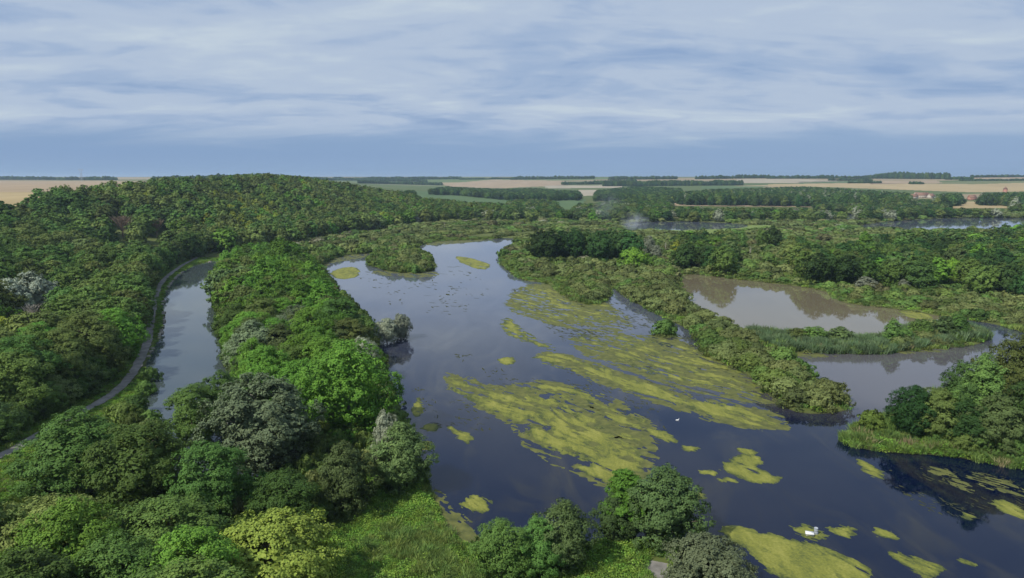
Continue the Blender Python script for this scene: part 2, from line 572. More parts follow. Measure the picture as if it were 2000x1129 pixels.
def ground_mat():
    m, t, out = new_mat('ground')
    tc = N(t, "ShaderNodeTexCoord")
    n1 = N(t, "ShaderNodeTexNoise", i_Scale=0.05, i_Detail=8.0, i_Roughness=0.62)
    L(t, tc.outputs["Object"], n1.inputs["Vector"])
    r1 = ramp(t, [(0.30, (0.055, 0.066, 0.022)), (0.5, (0.090, 0.112, 0.032)), (0.70, (0.115, 0.138, 0.044))], n1.outputs[0])
    # beyond the valley: broad fields of grass and stubble
    n2 = N(t, "ShaderNodeTexVoronoi", feature='F1')
    n2.inputs["Scale"].default_value = 1.0
    mp = N(t, "ShaderNodeMapping"); mp.inputs["Scale"].default_value = (0.0011, 0.0019, 0)
    mp.inputs["Rotation"].default_value = (0, 0, 0.3)
    L(t, tc.outputs["Object"], mp.inputs[0]); L(t, mp.outputs[0], n2.inputs["Vector"])
    sp = N(t, "ShaderNodeSeparateColor"); L(t, n2.outputs["Color"], sp.inputs[0])
    r2 = ramp(t, [(0.0, (0.085, 0.115, 0.04)), (0.3, (0.13, 0.145, 0.065)), (0.5, (0.24, 0.195, 0.12)), (0.75, (0.30, 0.24, 0.145)), (0.9, (0.10, 0.14, 0.05))],
              sp.outputs[0], 'CONSTANT')
    geo = N(t, "ShaderNodeNewGeometry")
    ln = N(t, "ShaderNodeVectorMath", operation='LENGTH'); L(t, geo.outputs["Position"], ln.inputs[0])
    fr = N(t, "ShaderNodeMapRange"); fr.inputs[1].default_value = 1500; fr.inputs[2].default_value = 1700
    L(t, ln.outputs["Value"], fr.inputs[0])
    mx = N(t, "ShaderNodeMix", data_type='RGBA')
    L(t, fr.outputs[0], mx.inputs[0]); L(t, r1.outputs[0], mx.inputs[6]); L(t, r2.outputs[0], mx.inputs[7])
    # wet mud below the water line
    sz = N(t, "ShaderNodeSeparateXYZ"); L(t, geo.outputs["Position"], sz.inputs[0])
    wr = N(t, "ShaderNodeMapRange"); wr.inputs[1].default_value = -0.05; wr.inputs[2].default_value = 0.16
    L(t, sz.outputs[2], wr.inputs[0])
    mx2 = N(t, "ShaderNodeMix", data_type='RGBA'); mx2.inputs[6].default_value = (0.035, 0.030, 0.020, 1)
    L(t, wr.outputs[0], mx2.inputs[0]); L(t, mx.outputs[2], mx2.inputs[7])
    p = N(t, "ShaderNodeBsdfPrincipled"); p.inputs["Roughness"].default_value = 0.95
    p.inputs["Specular IOR Level"].default_value = 0.1
    L(t, mx2.outputs[2], p.inputs["Base Color"]); L(t, p.outputs[0], out.inputs[0])
    return m


M['ground'] = ground_mat()

# ------------------------------------------------------------------ the ground: one sheet to the horizon
def build_ground():
    fa = FRONT
    ba = np.radians(np.arange(54, 306.1, 6.0))
    ang = np.concatenate([fa, ba])
    rad = RINGS
    A, R = np.meshgrid(ang, rad)
    X = R * np.sin(A); Y = R * np.cos(A)
    Z = terrain(X.ravel(), Y.ravel()).reshape(X.shape)
    nr, na = X.shape
    v = np.stack([X, Y, Z], -1).reshape(-1, 3)
    i = np.arange(nr - 1)[:, None] * na
    j = np.arange(na)[None, :]
    j2 = (j + 1) % na
    q = np.stack([i + j, i + j2, i + na + j2, i + na + j], -1).reshape(-1, 4)[:, ::-1]
    v = np.vstack([v, [[0, 0, float(Z[0].mean())]]])
    c = len(v) - 1
    tr = np.stack([np.full(na, c), (np.arange(na) + 1) % na, np.arange(na)], -1)
    o = link("ground", mesh_np("ground", v, q, tr, [M['ground']], smooth=True))
    return tag(o, kind="structure")


build_ground()


def flat_poly(name, poly, z, mat, kind="structure"):
    me = bpy.data.meshes.new(name)
    p = [(float(x), float(y), z) for x, y in poly]
    a = sum(p[i][0] * p[(i + 1) % len(p)][1] - p[(i + 1) % len(p)][0] * p[i][1] for i in range(len(p)))
    if a < 0:
        p = p[::-1]
    me.from_pydata(p, [], [tuple(range(len(p)))])
    me.materials.append(mat)
    return tag(link(name, me), kind=kind)


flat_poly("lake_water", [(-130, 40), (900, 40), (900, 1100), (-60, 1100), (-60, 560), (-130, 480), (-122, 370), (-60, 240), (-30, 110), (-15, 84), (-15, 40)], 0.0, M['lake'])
POND = GP([(1320, 530), (1440, 540), (1510, 548), (1620, 560), (1650, 588), (1790, 604), (1870, 622), (1815, 646), (1745, 672), (1640, 678), (1540, 672),
           (1450, 662), (1340, 610), (1322, 560)])
flat_poly("silty_pond", POND, 0.012, M['pond'])
flat_poly("canal", CANAL, 0.02, M['canal'])


def ribbon(name, line, width, z_off, mat, wob=0.25, seed=0):
    line = np.array(line)
    seg = np.hypot(*np.diff(line, axis=0).T)
    s = np.concatenate([[0], np.cumsum(seg)])
    t = np.arange(0, s[-1], 1.0)
    x = np.interp(t, s, line[:, 0]); y = np.interp(t, s, line[:, 1])
    dx = np.gradient(x); dy = np.gradient(y); l = np.hypot(dx, dy)
    nx, ny = -dy / l, dx / l
    rows = []
    offs = np.array([-1, -0.5, 0, 0.5, 1]) * width / 2
    for k, o in enumerate(offs):
        w = o + (wob * (fbm(t / 3, t * 0 + k * 9, seed + k, 3) - 0.5) * 2 if k in (0, 4) else 0)
        rows.append(np.stack([x + nx * w, y + ny * w], -1))
    P = np.stack(rows, 1)
    z = terrain(P[..., 0].ravel(), P[..., 1].ravel()).reshape(P.shape[:2])
    z = np.maximum(z, z.mean(1, keepdims=True)) + z_off
    v = np.concatenate([P, z[..., None]], -1).reshape(-1, 3)
    n = len(t)
    i = np.arange(n - 1)[:, None] * 5; j = np.arange(4)[None]
    q = np.stack([i + j, i + j + 1, i + 5 + j + 1, i + 5 + j], -1).reshape(-1, 4)[:, ::-1]
    return tag(link(name, mesh_np(name, v, q, None, [mat], smooth=True)), kind="structure")


ribbon("towpath", PATH, 2.3, 0.06, M['gravel'], seed=4)
ribbon("gravel_track", [G(1345, 1175, .7), G(1300, 1135, .7), G(1284, 1112, .7), G(1290, 1092, .7)], 3.6, 0.06, M['gravel'], wob=0.9, seed=9)

# ------------------------------------------------------------------ plant models
def unit(a):
    return a / (np.linalg.norm(a, axis=-1, keepdims=True) + 1e-9)


def leaf_quads(P, Nn, size, r):
    n = len(P)
    t = unit(np.cross(Nn, r.normal(size=(n, 3))))
    b = np.cross(Nn, t)
    s = (size * (0.65 + 0.7 * r.random(n)))[:, None]
    V = np.stack([P + t * s * 0.62, P + b * s * 0.38, P - t * s * 0.5, P - b * s * 0.38], 1).reshape(-1, 3)
    Q = np.arange(4 * n).reshape(-1, 4)
    return V, Q


def tube(p0, p1, r0, r1, sides=6, bend=None, rings=4):
    p0 = np.array(p0, float); p1 = np.array(p1, float)
    ax = unit((p1 - p0)[None])[0]
    u = unit(np.cross(ax, [0.3, 0.9, 0.1])[None])[0]; w = np.cross(ax, u)
    V = []; Q = []
    for k in range(rings + 1):
        f = k / rings
        c = p0 + (p1 - p0) * f
        if bend is not None:
            c = c + np.array(bend) * math.sin(f * math.pi)
        rr = r0 + (r1 - r0) * f
        for s in range(sides):
            a = 2 * math.pi * s / sides
            V.append(c + (u * math.cos(a) + w * math.sin(a)) * rr)
    for k in range(rings):
        for s in range(sides):
            Q.append((k * sides + s, k * sides + (s + 1) % sides, (k + 1) * sides + (s + 1) % sides, (k + 1) * sides + s))
    return np.array(V), np.array(Q)


def merge(parts):
    vs, qs, o = [], [], 0
    for v, q in parts:
        vs.append(v); qs.append(q + o); o += len(v)
    return np.vstack(vs), np.vstack(qs)


PROF = {
    'dome': lambda t: np.where(t > 0.35, np.sqrt(np.clip(1 - ((t - 0.35) / 0.68) ** 2, 0, 1)), 0.72 + 0.28 * t / 0.35),
    'cone': lambda t: np.clip(1.0 - t, 0, 1) ** 0.62 * np.where(t < 0.2, 0.75 + 1.25 * t, 1),
    'column': lambda t: np.clip(np.sin(np.clip(0.18 + t * 0.86, 0, 1) * math.pi), 0, 1) ** 0.6,
    'egg': lambda t: np.where(t > 0.4, np.sqrt(np.clip(1 - ((t - 0.4) / 0.62) ** 2, 0, 1)) ** 1.15, 0.6 + 0.4 * t / 0.4),
    'bush': lambda t: np.sqrt(np.clip(1 - t ** 2.2, 0, 1)),
}


def plant(seed, H, R, base, prof, lobes, lobe_r, twigs, nleaf, leaf, up=0.35, squash=0.8, droop=0.0, limbs=6, trunk=True, fill=0.55, skew=0.12):
    """crown = lobes on an uneven envelope, each lobe a cluster of leafy twigs; trunk = tapered bole with limbs running to the lobes"""
    r = np.random.default_rng(seed)
    fn = PROF[prof]
    tg = np.linspace(0, 1, 200)
    rg = R * fn(tg); zg = H * (1 - base) * tg
    ds = np.concatenate([[0], np.hypot(np.diff(rg), np.diff(zg)) * 0.5 * (rg[1:] + rg[:-1] + 0.3 * R)])
    cd = np.cumsum(ds) / ds.sum()
    t = np.interp((np.arange(lobes) + r.random(lobes)) / lobes, cd, tg)
    phi = np.arange(lobes) * 2.39996 + r.normal(size=lobes) * 0.5
    ph0 = r.random(3) * 6.28
    irregular = 0.97 + skew * np.sin(phi + ph0[0]) + skew * 0.8 * np.sin(2 * phi + ph0[1]) + 0.10 * r.normal(size=lobes)
    rad = R * fn(t) * irregular
    lr = R * lobe_r * (0.7 + 0.6 * r.random(lobes))
    inner = r.random(lobes) < (1 - fill) * 0.5
    rr = np.maximum(rad - lr * 0.75, 0.0) * np.where(inner, 0.55, 1.0)
    zc = H * (base + (1 - base) * t) - lr * squash * sstep(0.45, 1.0, t) * 0.9 + r.normal(size=lobes) * H * 0.028
    C = np.stack([rr * np.cos(phi), rr * np.sin(phi), zc], -1)
    mid = np.array([0, 0, H * (base + (1 - base) * 0.40)])
    outw = unit(C - mid)
    # twig centres on the lobe surfaces
    k = max(1, twigs)
    li = np.repeat(np.arange(lobes), k)
    d = unit(r.normal(size=(len(li), 3)) + outw[li] * 0.9 + np.array([0, 0, up]))
    tw = C[li] + d * lr[li][:, None] * np.array([1, 1, squash]) * (0.72 + 0.34 * r.random(len(li)))[:, None]
    tw[:, 2] -= droop * R * 0.1 * r.random(len(li))
    tr = lr[li] * (0.22 + 0.18 * r.random(len(li)))
    # leaves
    w = lr[li] ** 2; w = w / w.sum()
    ti = r.choice(len(li), nleaf, p=w)
    dd = unit(r.normal(size=(nleaf, 3)) + d[ti] * 0.55)
    P = tw[ti] + dd * (tr[ti] * (0.35 + 0.75 * r.random(nleaf)))[:, None] * np.array([1, 1, 0.8])
    P[:, 2] = np.maximum(P[:, 2], 0.12 * leaf + (0.03 * H if base < 0.1 else 0))
    Nn = unit(dd * 0.38 + d[ti] * 0.50 + unit(P - mid) * 0.50 + np.array([0, 0, 0.15 - droop * 0.15]) + r.normal(size=(nleaf, 3)) * 0.32)
    # inner leaves that close the crown behind its lobes
    nc = int(nleaf * 0.13)
    tc_ = np.interp(r.random(nc), cd, tg) * 0.86; pc = r.random(nc) * 6.283
    rc = R * fn(tc_) * (0.50 + 0.22 * r.random(nc)) * (0.97 + skew * np.sin(pc + ph0[0]) + skew * 0.8 * np.sin(2 * pc + ph0[1]))
    Pc = np.stack([rc * np.cos(pc), rc * np.sin(pc), H * (base + (1 - base) * tc_ * 0.93)], -1)
    Pc[:, 2] = np.maximum(Pc[:, 2], 0.15)
    Nc = unit(unit(Pc - mid) + r.normal(size=(nc, 3)) * 0.3)
    crown = merge([leaf_quads(P, Nn, leaf, r), leaf_quads(Pc, Nc, leaf * 2.0, r)])
    bole = None
    if trunk:
        tr0 = max(0.10, 0.028 * H)
        top = H * (base + (1 - base) * 0.62)
        parts = [tube((0, 0, -0.5), (r.normal() * 0.03 * R, r.normal() * 0.03 * R, top), tr0, tr0 * 0.3, 7, (r.normal() * 0.04 * R, r.normal() * 0.04 * R, 0), 6)]
        sel = r.permutation(lobes)[:limbs]
        for s in sel:
            z0 = min(top * 0.95, max(H * base * 0.7, C[s, 2] - np.hypot(C[s, 0], C[s, 1]) * 0.9))
            z0 = max(z0, 0.12 * H)
            parts.append(tube((0, 0, z0), C[s], tr0 * 0.42, tr0 * 0.1, 5, (0, 0, 0.04 * H), 3))
        bole = merge(parts)
    return crown, bole


# kind: (leaf material, bark, object name, H, R, base, profile, lobes, lobe_r, up, squash, droop, limbs)
KINDS = {
    'ash': ('ash', 'bark', 'broadleaf_tree', 16, 6.6, 0.10, 'dome', 74, 0.242, 0.35, 0.80, 0.0, 7),
    'maple': ('maple', 'bark', 'maple_tree', 16, 7.2, 0.06, 'dome', 110, 0.195, 0.30, 0.75, 0.2, 7),
    'greypoplar': ('greypoplar', 'palebark', 'grey_poplar_tree', 17, 7.2, 0.08, 'egg', 90, 0.213, 0.85, 1.5, 0.0, 9),
    'yellow': ('yellow', 'bark', 'golden_tree', 11, 7.0, 0.05, 'dome', 130, 0.178, 0.35, 0.8, 0.0, 7),
    'gold': ('gold', 'bark', 'golden_tree', 15, 6.0, 0.10, 'dome', 66, 0.248, 0.35, 0.8, 0.0, 6),
    'olive': ('olive', 'bark', 'broadleaf_tree', 15, 6.4, 0.09, 'dome', 84, 0.231, 0.3, 0.65, 0.2, 7),
    'willow': ('willow', 'palebark', 'silver_willow_tree', 14, 6.5, 0.07, 'dome', 64, 0.259, 0.4, 0.9, 0.3, 8),
    'alder': ('alder', 'bark', 'alder_tree', 12, 5.4, 0.04, 'egg', 86, 0.236, 0.15, 0.50, 0.5, 8),
    'poplar': ('poplar', 'bark', 'poplar_tree', 19, 5.0, 0.08, 'column', 84, 0.296, 0.5, 0.95, 0.0, 8),
    'whitewillow': ('whitewillow', 'palebark', 'silver_willow_tree', 14, 6.5, 0.07, 'dome', 64, 0.26, 0.4, 0.9, 0.3, 8),
    'sage': ('sage', 'bark', 'broadleaf_tree', 8, 5.4, 0.03, 'dome', 84, 0.224, 0.3, 0.8, 0.0, 7),
    'dark': ('dark', 'bark', 'broadleaf_tree', 16, 6.6, 0.05, 'egg', 84, 0.236, 0.35, 0.8, 0.0, 7),
    'vivid': ('vivid', 'bark', 'maple_tree', 12, 8.0, 0.04, 'dome', 100, 0.201, 0.3, 0.8, 0.0, 7),
    'greenalder': ('maple', 'bark', 'alder_tree', 10, 3.4, 0.04, 'egg', 52, 0.284, 0.2, 0.7, 0.3, 6),
}
BUSH = {
    'sallow': ('sallow', 'willow_shrub', 3.2, 3.6, 34, 0.25, 0.66),
    'greenbush': ('greenbush', 'leafy_shrub', 3.2, 3.2, 30, 0.26, 0.7),
    'palebush': ('palebush', 'pale_shrub', 3.6, 2.8, 26, 0.28, 0.85),
    'brownbush': ('brownbush', 'brown_shrub', 2.6, 3.2, 26, 0.28, 0.6),
    'limebush': ('lime', 'leafy_shrub', 3.4, 3.3, 46, 0.20, 0.8),
    'roundbush': ('greenbush', 'leafy_shrub', 3.4, 3.3, 46, 0.20, 0.7),
}
LOD_LEAF = {0: (26500, 0.26, 22), 1: (7000, 0.52, 12), 2: (1400, 1.15, 6)}
MODELS = {}


def tree_model(kind, lod, var):
    key = (kind, lod, var)
    if key not in MODELS:
        lm, bk, nm, H, R, base, prof, lobes, lrad, up, sq, dr, limbs = KINDS[kind]
        n, lf, tw = LOD_LEAF[lod]
        k = R / 6.6
        n = int(n * (1.25 if prof == 'column' else 1.0) * min(1.0, 0.6 + 0.4 * k))
        lf = lf * (0.75 + 0.25 * k)
        if kind == 'greypoplar' and lod == 0:
            n, lf = 30000, 0.30
        if kind == 'yellow' and lod == 0:
            n, lf = 27000, 0.265
        if lod:
            lobes = int(lobes * (0.62, 0.40)[lod - 1]); lrad *= (1.22, 1.45)[lod - 1]
        cr, bo = plant(hash_seed(kind) + var * 101, H, R, base, prof, lobes, lrad, tw, n, lf, up, sq, dr, limbs if lod < 2 else 3)
        mc = mesh_np("crown", cr[0], cr[1], None, [M[lm]])
        mt = mesh_np("trunk", bo[0], bo[1], None, [M[bk]], smooth=True)
        MODELS[key] = (mc, mt, cr, bo)
    return MODELS[key]


def hash_seed(s):
    return sum((i + 1) * ord(c) for i, c in enumerate(s)) * 7


def bush_model(kind, lod, var):
    key = ('b' + kind, lod, var)
    if key not in MODELS:
        lm, nm, H, R, lobes, lrad, sq = BUSH[kind]
        n, lf, tw = {0: (6500, 0.21, 12), 1: (1800, 0.38, 7), 2: (420, 0.85, 4)}[lod]
        if kind in ('roundbush', 'limebush'):
            n = 8000
        cr, _ = plant(hash_seed(kind) + var * 77, H, R, 0.06, 'bush', lobes, lrad, tw, n, lf, 0.5, sq, 0.0, 0, trunk=False, skew=0.04 if kind in ('roundbush', 'limebush') else 0.16)
        MODELS[key] = mesh_np("shrub", cr[0], cr[1], None, [M[lm]])
    return MODELS[key]


def joined_tree(kind, lod, var):
    key = ('j' + kind, lod, var)
    if key not in MODELS:
        mc, mt, cr, bo = tree_model(kind, lod, var)
        v = np.vstack([cr[0], bo[0]]); q = np.vstack([cr[1], bo[1] + len(cr[0])])
        mi = np.concatenate([np.zeros(len(cr[1]), int), np.ones(len(bo[1]), int)])
        MODELS[key] = mesh_np("tree", v, q, None, [M[KINDS[kind][0]], M[KINDS[kind][1]]], quad_mat=mi)
    return MODELS[key]


def lod_of(d):
    return 0 if d < 215 else (1 if d < 520 else 2)


PLACED = []                                  # (x, y, r) of every tree already standing


def place_tree(kind, x, y, h, R, label, group=None, var=0, rz=None, cat='tree', lod=None, z=None):
    d = math.hypot(x, y)
    lod = lod_of(d) if lod is None else lod
    mc, mt, _, _ = tree_model(kind, lod, var)
    _, _, nm, H0, R0 = KINDS[kind][:5]
    root = bpy.data.objects.new(nm, None)
    root.empty_display_size = 0.5
    col.objects.link(root)
    root.location = (x, y, (T1(x, y) if z is None else z) - 0.1)
    root.rotation_euler = (0, 0, random.random() * 6.28 if rz is None else rz)
    root.scale = (R / R0, R / R0, h / H0)
    tag(root, label, cat, group)
    link("crown", mc, root)
    link("trunk", mt, root)
    PLACED.append((x, y, R))
    return root


def hand_tree(kind, u, v, h, R, label, var=0, group=None, lod=None, rz=None):
    """u, v: photo pixel of the tree's top; the ground under it and its height give the distance"""
    p = land_hit(u, v, h)
    x, y, z = p
    return place_tree(kind, x, y, h, R, label, group, var, rz, lod=lod, z=max(z, 0.1))


def place_bush(kind, x, y, h, R, label, group=None, var=0, lod=None, z=None):
    d = math.hypot(x, y)
    lod = (0 if d < 245 else (1 if d < 440 else 2)) if lod is None else lod
    me = bush_model(kind, lod, var)
    o = link(BUSH[kind][1], me)
    o.location = (x, y, (max(T1(x, y), 0.0) if z is None else z) - 0.05)
    o.rotation_euler = (0, 0, random.random() * 6.28)
    H0, R0 = BUSH[kind][2:4]
    o.scale = (R / R0, R / R0, h / H0)
    return tag(o, label, 'shrub', group)


def hand_bush(kind, u, v, h, R, label, var=0, group=None, lod=None):
    x, y, z = land_hit(u, v, h)
    PLACED.append((x, y, R))
    return place_bush(kind, x, y, h, R, label, group, var, lod, max(z, 0.0))


# scattered masses: one object, points that carry a model each
def scatter(name, models, pts, scl, rot, idx, label=None, cat=None):
    hidden = bpy.data.collections.new(name + "_models")
    for i, me in enumerate(models):
        hidden.objects.link(bpy.data.objects.new("%s_model_%03d" % (name, i), me))
    pts = np.asarray(pts, np.float32)
    me = bpy.data.meshes.new(name)
    me.vertices.add(len(pts))
    me.vertices.foreach_set("co", pts.ravel())
    a = me.attributes.new("scl", 'FLOAT_VECTOR', 'POINT'); a.data.foreach_set("vector", np.asarray(scl, np.float32).ravel())
    a = me.attributes.new("rot", 'FLOAT_VECTOR', 'POINT')
    rv = np.zeros((len(pts), 3), np.float32); rv[:, 2] = rot
    a.data.foreach_set("vector", rv.ravel())
    a = me.attributes.new("mdl", 'INT', 'POINT'); a.data.foreach_set("value", np.asarray(idx, np.int32))
    me.update()
    o = link(name, me)
    ng = bpy.data.node_groups.new(name + "_scatter", 'GeometryNodeTree')
    ng.interface.new_socket("Geometry", in_out='INPUT', socket_type='NodeSocketGeometry')
    ng.interface.new_socket("Geometry", in_out='OUTPUT', socket_type='NodeSocketGeometry')
    gi = ng.nodes.new("NodeGroupInput"); go = ng.nodes.new("NodeGroupOutput")
    ci = ng.nodes.new("GeometryNodeCollectionInfo")
    ci.inputs["Collection"].default_value = hidden
    ci.inputs["Separate Children"].default_value = True
    ci.inputs["Reset Children"].default_value = True
    ip = ng.nodes.new("GeometryNodeInstanceOnPoints")
    ip.inputs["Pick Instance"].default_value = True

    def attr(n, ty):
        x = ng.nodes.new("GeometryNodeInputNamedAttribute"); x.data_type = ty; x.inputs["Name"].default_value = n
        return [s for s in x.outputs if s.enabled][0]
    ng.links.new(gi.outputs[0], ip.inputs["Points"])
    ng.links.new(ci.outputs[0], ip.inputs["Instance"])
    ng.links.new(attr("mdl", 'INT'), ip.inputs["Instance Index"])
    er = ng.nodes.new("FunctionNodeEulerToRotation")
    ng.links.new(attr("rot", 'FLOAT_VECTOR'), er.inputs[0])
    ng.links.new(er.outputs[0], ip.inputs["Rotation"])
    ng.links.new(attr("scl", 'FLOAT_VECTOR'), ip.inputs["Scale"])
    ng.links.new(ip.outputs[0], go.inputs[0])
    md = o.modifiers.new("scatter", 'NODES'); md.node_group = ng
    return tag(o, label, cat, kind="stuff")


# ------------------------------------------------------------------ single trees that stand out
SL = 'in the wood between canal and lake'
hand_tree('maple', 677, 664, 19, 9.2, 'big bright green domed tree on the bank between canal and lake', 0)
hand_tree('greypoplar', 515, 748, 17.5, 9.3, 'broad silvery grey-green poplar beside the big bright green domed tree', 0)
hand_tree('ash', 140, 806, 14, 7.8, 'dark green rounded tree standing between the grey towpath bend and the canal bank', 0)
hand_tree('ash', 268, 826, 14, 7.2, 'dark green rounded tree beside the silvery grey poplar', 1)
hand_tree('ash', 372, 765, 12, 6.0, 'mid green tree at the water edge where the canal leaves view', 2)
hand_tree('ash', 430, 742, 12, 5.2, 'dark tree between the canal water and the silvery grey poplar', 0)
hand_tree('olive', 95, 975, 12, 7.0, 'broad olive green tree with thin twiggy crown', 0)
hand_tree('ash', 322, 972, 12, 7.6, 'wide green tree with yellowish top sprays beside the golden yellow tree', 2)
hand_tree('yellow', 526, 1012, 10.5, 8.4, 'golden yellow-green round tree beside the nettle meadow', 0)
hand_tree('ash', 551, 926, 9, 5.2, 'low dark bushy tree behind the golden yellow-green tree', 1)
hand_tree('alder', 671, 862, 11, 4.6, 'small round dark green tree at the edge of the nettle meadow', 0)
hand_tree('alder', 781, 828, 11, 5.2, 'rounded dark green tree overhanging the lake beside the meadow', 1)
hand_tree('willow', 752, 800, 12.5, 2.6, 'small silver-leaved willow showing above the rounded dark waterside tree', 0)
hand_tree('willow', 755, 628, 7.8, 3.6, 'pale grey willow standing in the lake beside its twin', 1, lod=0)
hand_tree('willow', 782, 620, 8.2, 3.4, 'taller of the two pale grey willows standing in the lake', 0, lod=0)
hand_tree('willow', 708, 656, 11, 4.0, 'pale grey willow against the bright green trees of the lake bank', 0)
hand_tree('ash', 662, 582, 15, 8.2, 'dark green tree rounding the lake bank behind the grey willows', 1)
hand_tree('maple', 600, 600, 16, 7.5, 'bright green tree in the belt between canal and lake', 1)
hand_tree('maple', 545, 465, 19, 9.0, 'tall bright green tree heading the belt between canal and lake', 1)
hand_tree('maple', 520, 505, 17, 8.0, 'bright green tree just before the tall one heading the belt', 0)
hand_tree('olive', 478, 560, 14, 6.0, 'yellow-brown leaved tree leaning over the canal', 1)
hand_tree('maple', 492, 660, 13, 4.6, 'light green tree over the far bank of the canal pool', 0)
hand_tree('alder', 1302, 912, 11.0, 5.6, 'large dark alder with layered boughs by the gravel track', 0)
hand_tree('greenalder', 1226, 926, 9.6, 3.7, 'brighter yellow-green alder against the large layered one', 0)
hand_tree('alder', 1200, 968, 6.8, 2.9, 'low dark alder skirting the large layered one', 1)
hand_tree('alder', 1103, 980, 9.2, 4.0, 'grey-green alder on the lake edge of the nettle meadow', 1)
hand_tree('ash', 1050, 1015, 7.6, 3.2, 'dark low tree joined to the grey-green alder', 0)
hand_tree('ash', 975, 1018, 8.0, 3.8, 'darkest round tree where the meadow meets the algae cove', 2)
hand_tree('sage', 1382, 1047, 6.4, 5.0, 'dense grey-green round tree beside the gravel track', 0)
hand_tree('dark', 1788, 752, 10.5, 4.6, 'dark round tree on the reed-fringed island beside the round shrub', 2)
hand_tree('poplar', 1930, 686, 17.5, 4.4, 'tall light green poplar on the reed-fringed island', 0)
hand_tree('dark', 1885, 704, 15.0, 4.6, 'dark tree behind the tall island poplar', 1)
hand_tree('olive', 1998, 656, 18.0, 6.2, 'olive green tree beside the tall island poplar', 1)
hand_tree('olive', 1838, 758, 10.2, 4.2, 'lighter olive tree between the dark island trees', 0)
hand_tree('alder', 1962, 770, 11.0, 5.0, 'dark alder below the tall island poplar', 0)
hand_tree('dark', 1895, 782, 9.0, 4.0, 'low dark tree in front of the tall island poplar', 0)
hand_tree('dark', 2030, 740, 13.0, 5.4, 'dark tree on the island behind the low alder', 2)
hand_tree('vivid', 1237, 484, 11.5, 8.8, 'vivid light green round tree at the head of the shrubby dyke', 0)
for i, u in enumerate((1052, 1074, 1098, 1122, 1148, 1172, 1196, 1218, 1234)):
    hand_tree('dark', u, 446 + (i % 3) * 2 + (3 if i in (0, 8) else 0), 18 + (i % 2), 8.0, 'dark green tree in the dense copse behind the shrubby islet', i % 3,
              'trees of the dense dark copse', lod=1)
hand_tree('willow', 1268, 460, 13, 4.6, 'pale silvery tree beside the dark copse', 0)
hand_tree('willow', 1283, 478, 10, 4.0, 'smaller pale silvery tree beside the dark copse', 1)
hand_tree('whitewillow', 55, 531, 16, 7.4, 'large silvery white willow in the wood beyond the towpath', 0)
hand_tree('whitewillow', 14, 545, 14, 6.0, 'silvery white willow beside the larger one beyond the towpath', 1)
hand_tree('whitewillow', 92, 548, 13, 5.4, 'low silvery white willow joined to the large one beyond the towpath', 0)
for u, v in ((443, 380), (462, 372), (478, 398), (500, 388), (455, 412), (420, 372), (283, 375), (520, 402), (430, 432), (487, 430), (405, 415), (540, 415), (470, 385), (512, 378), (495, 408), (448, 398), (415, 392), (530, 392), (560, 405), (472, 418), (508, 420)):
    hand_tree('gold', u, v, 14, 5.2, 'yellowing tree among dark ones on the wooded hillside', random.randrange(2), 'yellowing trees on the hillside')
for i, (u, v) in enumerate(((690, 418), (715, 420), (735, 424), (785, 412), (812, 420), (868, 410), (890, 414), (962, 410), (985, 412))):
    hand_tree('willow', u, v, 10, 6.0, 'grey willow along the edge of the marsh below the hill', i % 2, 'grey willows below the hill')
for u, v, h, R, k, lab in ((1594, 636, 5.2, 4.0, 'ash', 'round leafy tree on the reed spit'), (1643, 637, 5.2, 3.6, 'alder', 'dark round tree on the reed spit'),
                           (1560, 640, 4.2, 3.4, 'olive', 'low olive tree on the reed spit'),
                           (1746, 620, 8.2, 2.8, 'poplar', 'slim dark tree rising from the reed spit'), (1800, 622, 6.6, 3.8, 'ash', 'dark tree on the wooded end of the reed spit'),
                           (1848, 616, 7.4, 3.8, 'alder', 'olive dark tree on the wooded end of the reed spit'), (1874, 612, 7.6, 3.2, 'ash', 'taller tree near the tip of the reed spit')):
    hand_tree(k, u, v, h, R, lab, 0)
for i, (u, v, h, R, k, lab) in enumerate((
        (1862, 504, 12, 4.6, 'vivid', 'tall light green tree standing out of the scrub beyond the silty pond'), (1925, 522, 10, 4.2, 'greenalder', 'light green tree with bare limbs beside the taller light green one'),
        (1692, 540, 6.5, 4.6, 'willow', 'round silvery willow on the point of the silty pond'), (1765, 545, 6, 2.6, 'willow', 'narrow silvery willow in the scrub beyond the pond'),
        (1742, 514, 9, 3.0, 'gold', 'slim yellow-green tree in front of the dark wood'), (1350, 462, 12, 3.8, 'poplar', 'slender tree at the head of the silty pond'),
        (1402, 452, 14, 4.2, 'poplar', 'tall olive poplar behind the head of the silty pond'), (1450, 446, 15, 4.4, 'poplar', 'tallest poplar of the wood above the silty pond'),
        (1512, 441, 16, 6.0, 'dark', 'dark broad tree in the wood above the silty pond'), (1490, 446, 14, 4.6, 'ash', 'dark tree beside the broad dark one above the pond'),
        (1690, 452, 13, 5.0, 'greenalder', 'pale green tree rising before the far lake'), (1900, 440, 13, 6.5, 'olive', 'olive rounded tree before the far lake'),
        (1322, 470, 10, 3.4, 'gold', 'thin yellow-green tree between copse and pond'), (1810, 560, 5, 3.0, 'ash', 'small dark tree by the corner of the silty pond'))):
    hand_tree(k, u, v, h, R, lab, 0, lod=1)
hand_bush('roundbush', 1299, 624, 4.6, 4.3, 'round dark green shrub alone on its islet in the lake', lod=0)
hand_bush('limebush', 1703, 801, 4.4, 3.2, 'round green shrub on the tip of the reed-fringed island', 1)
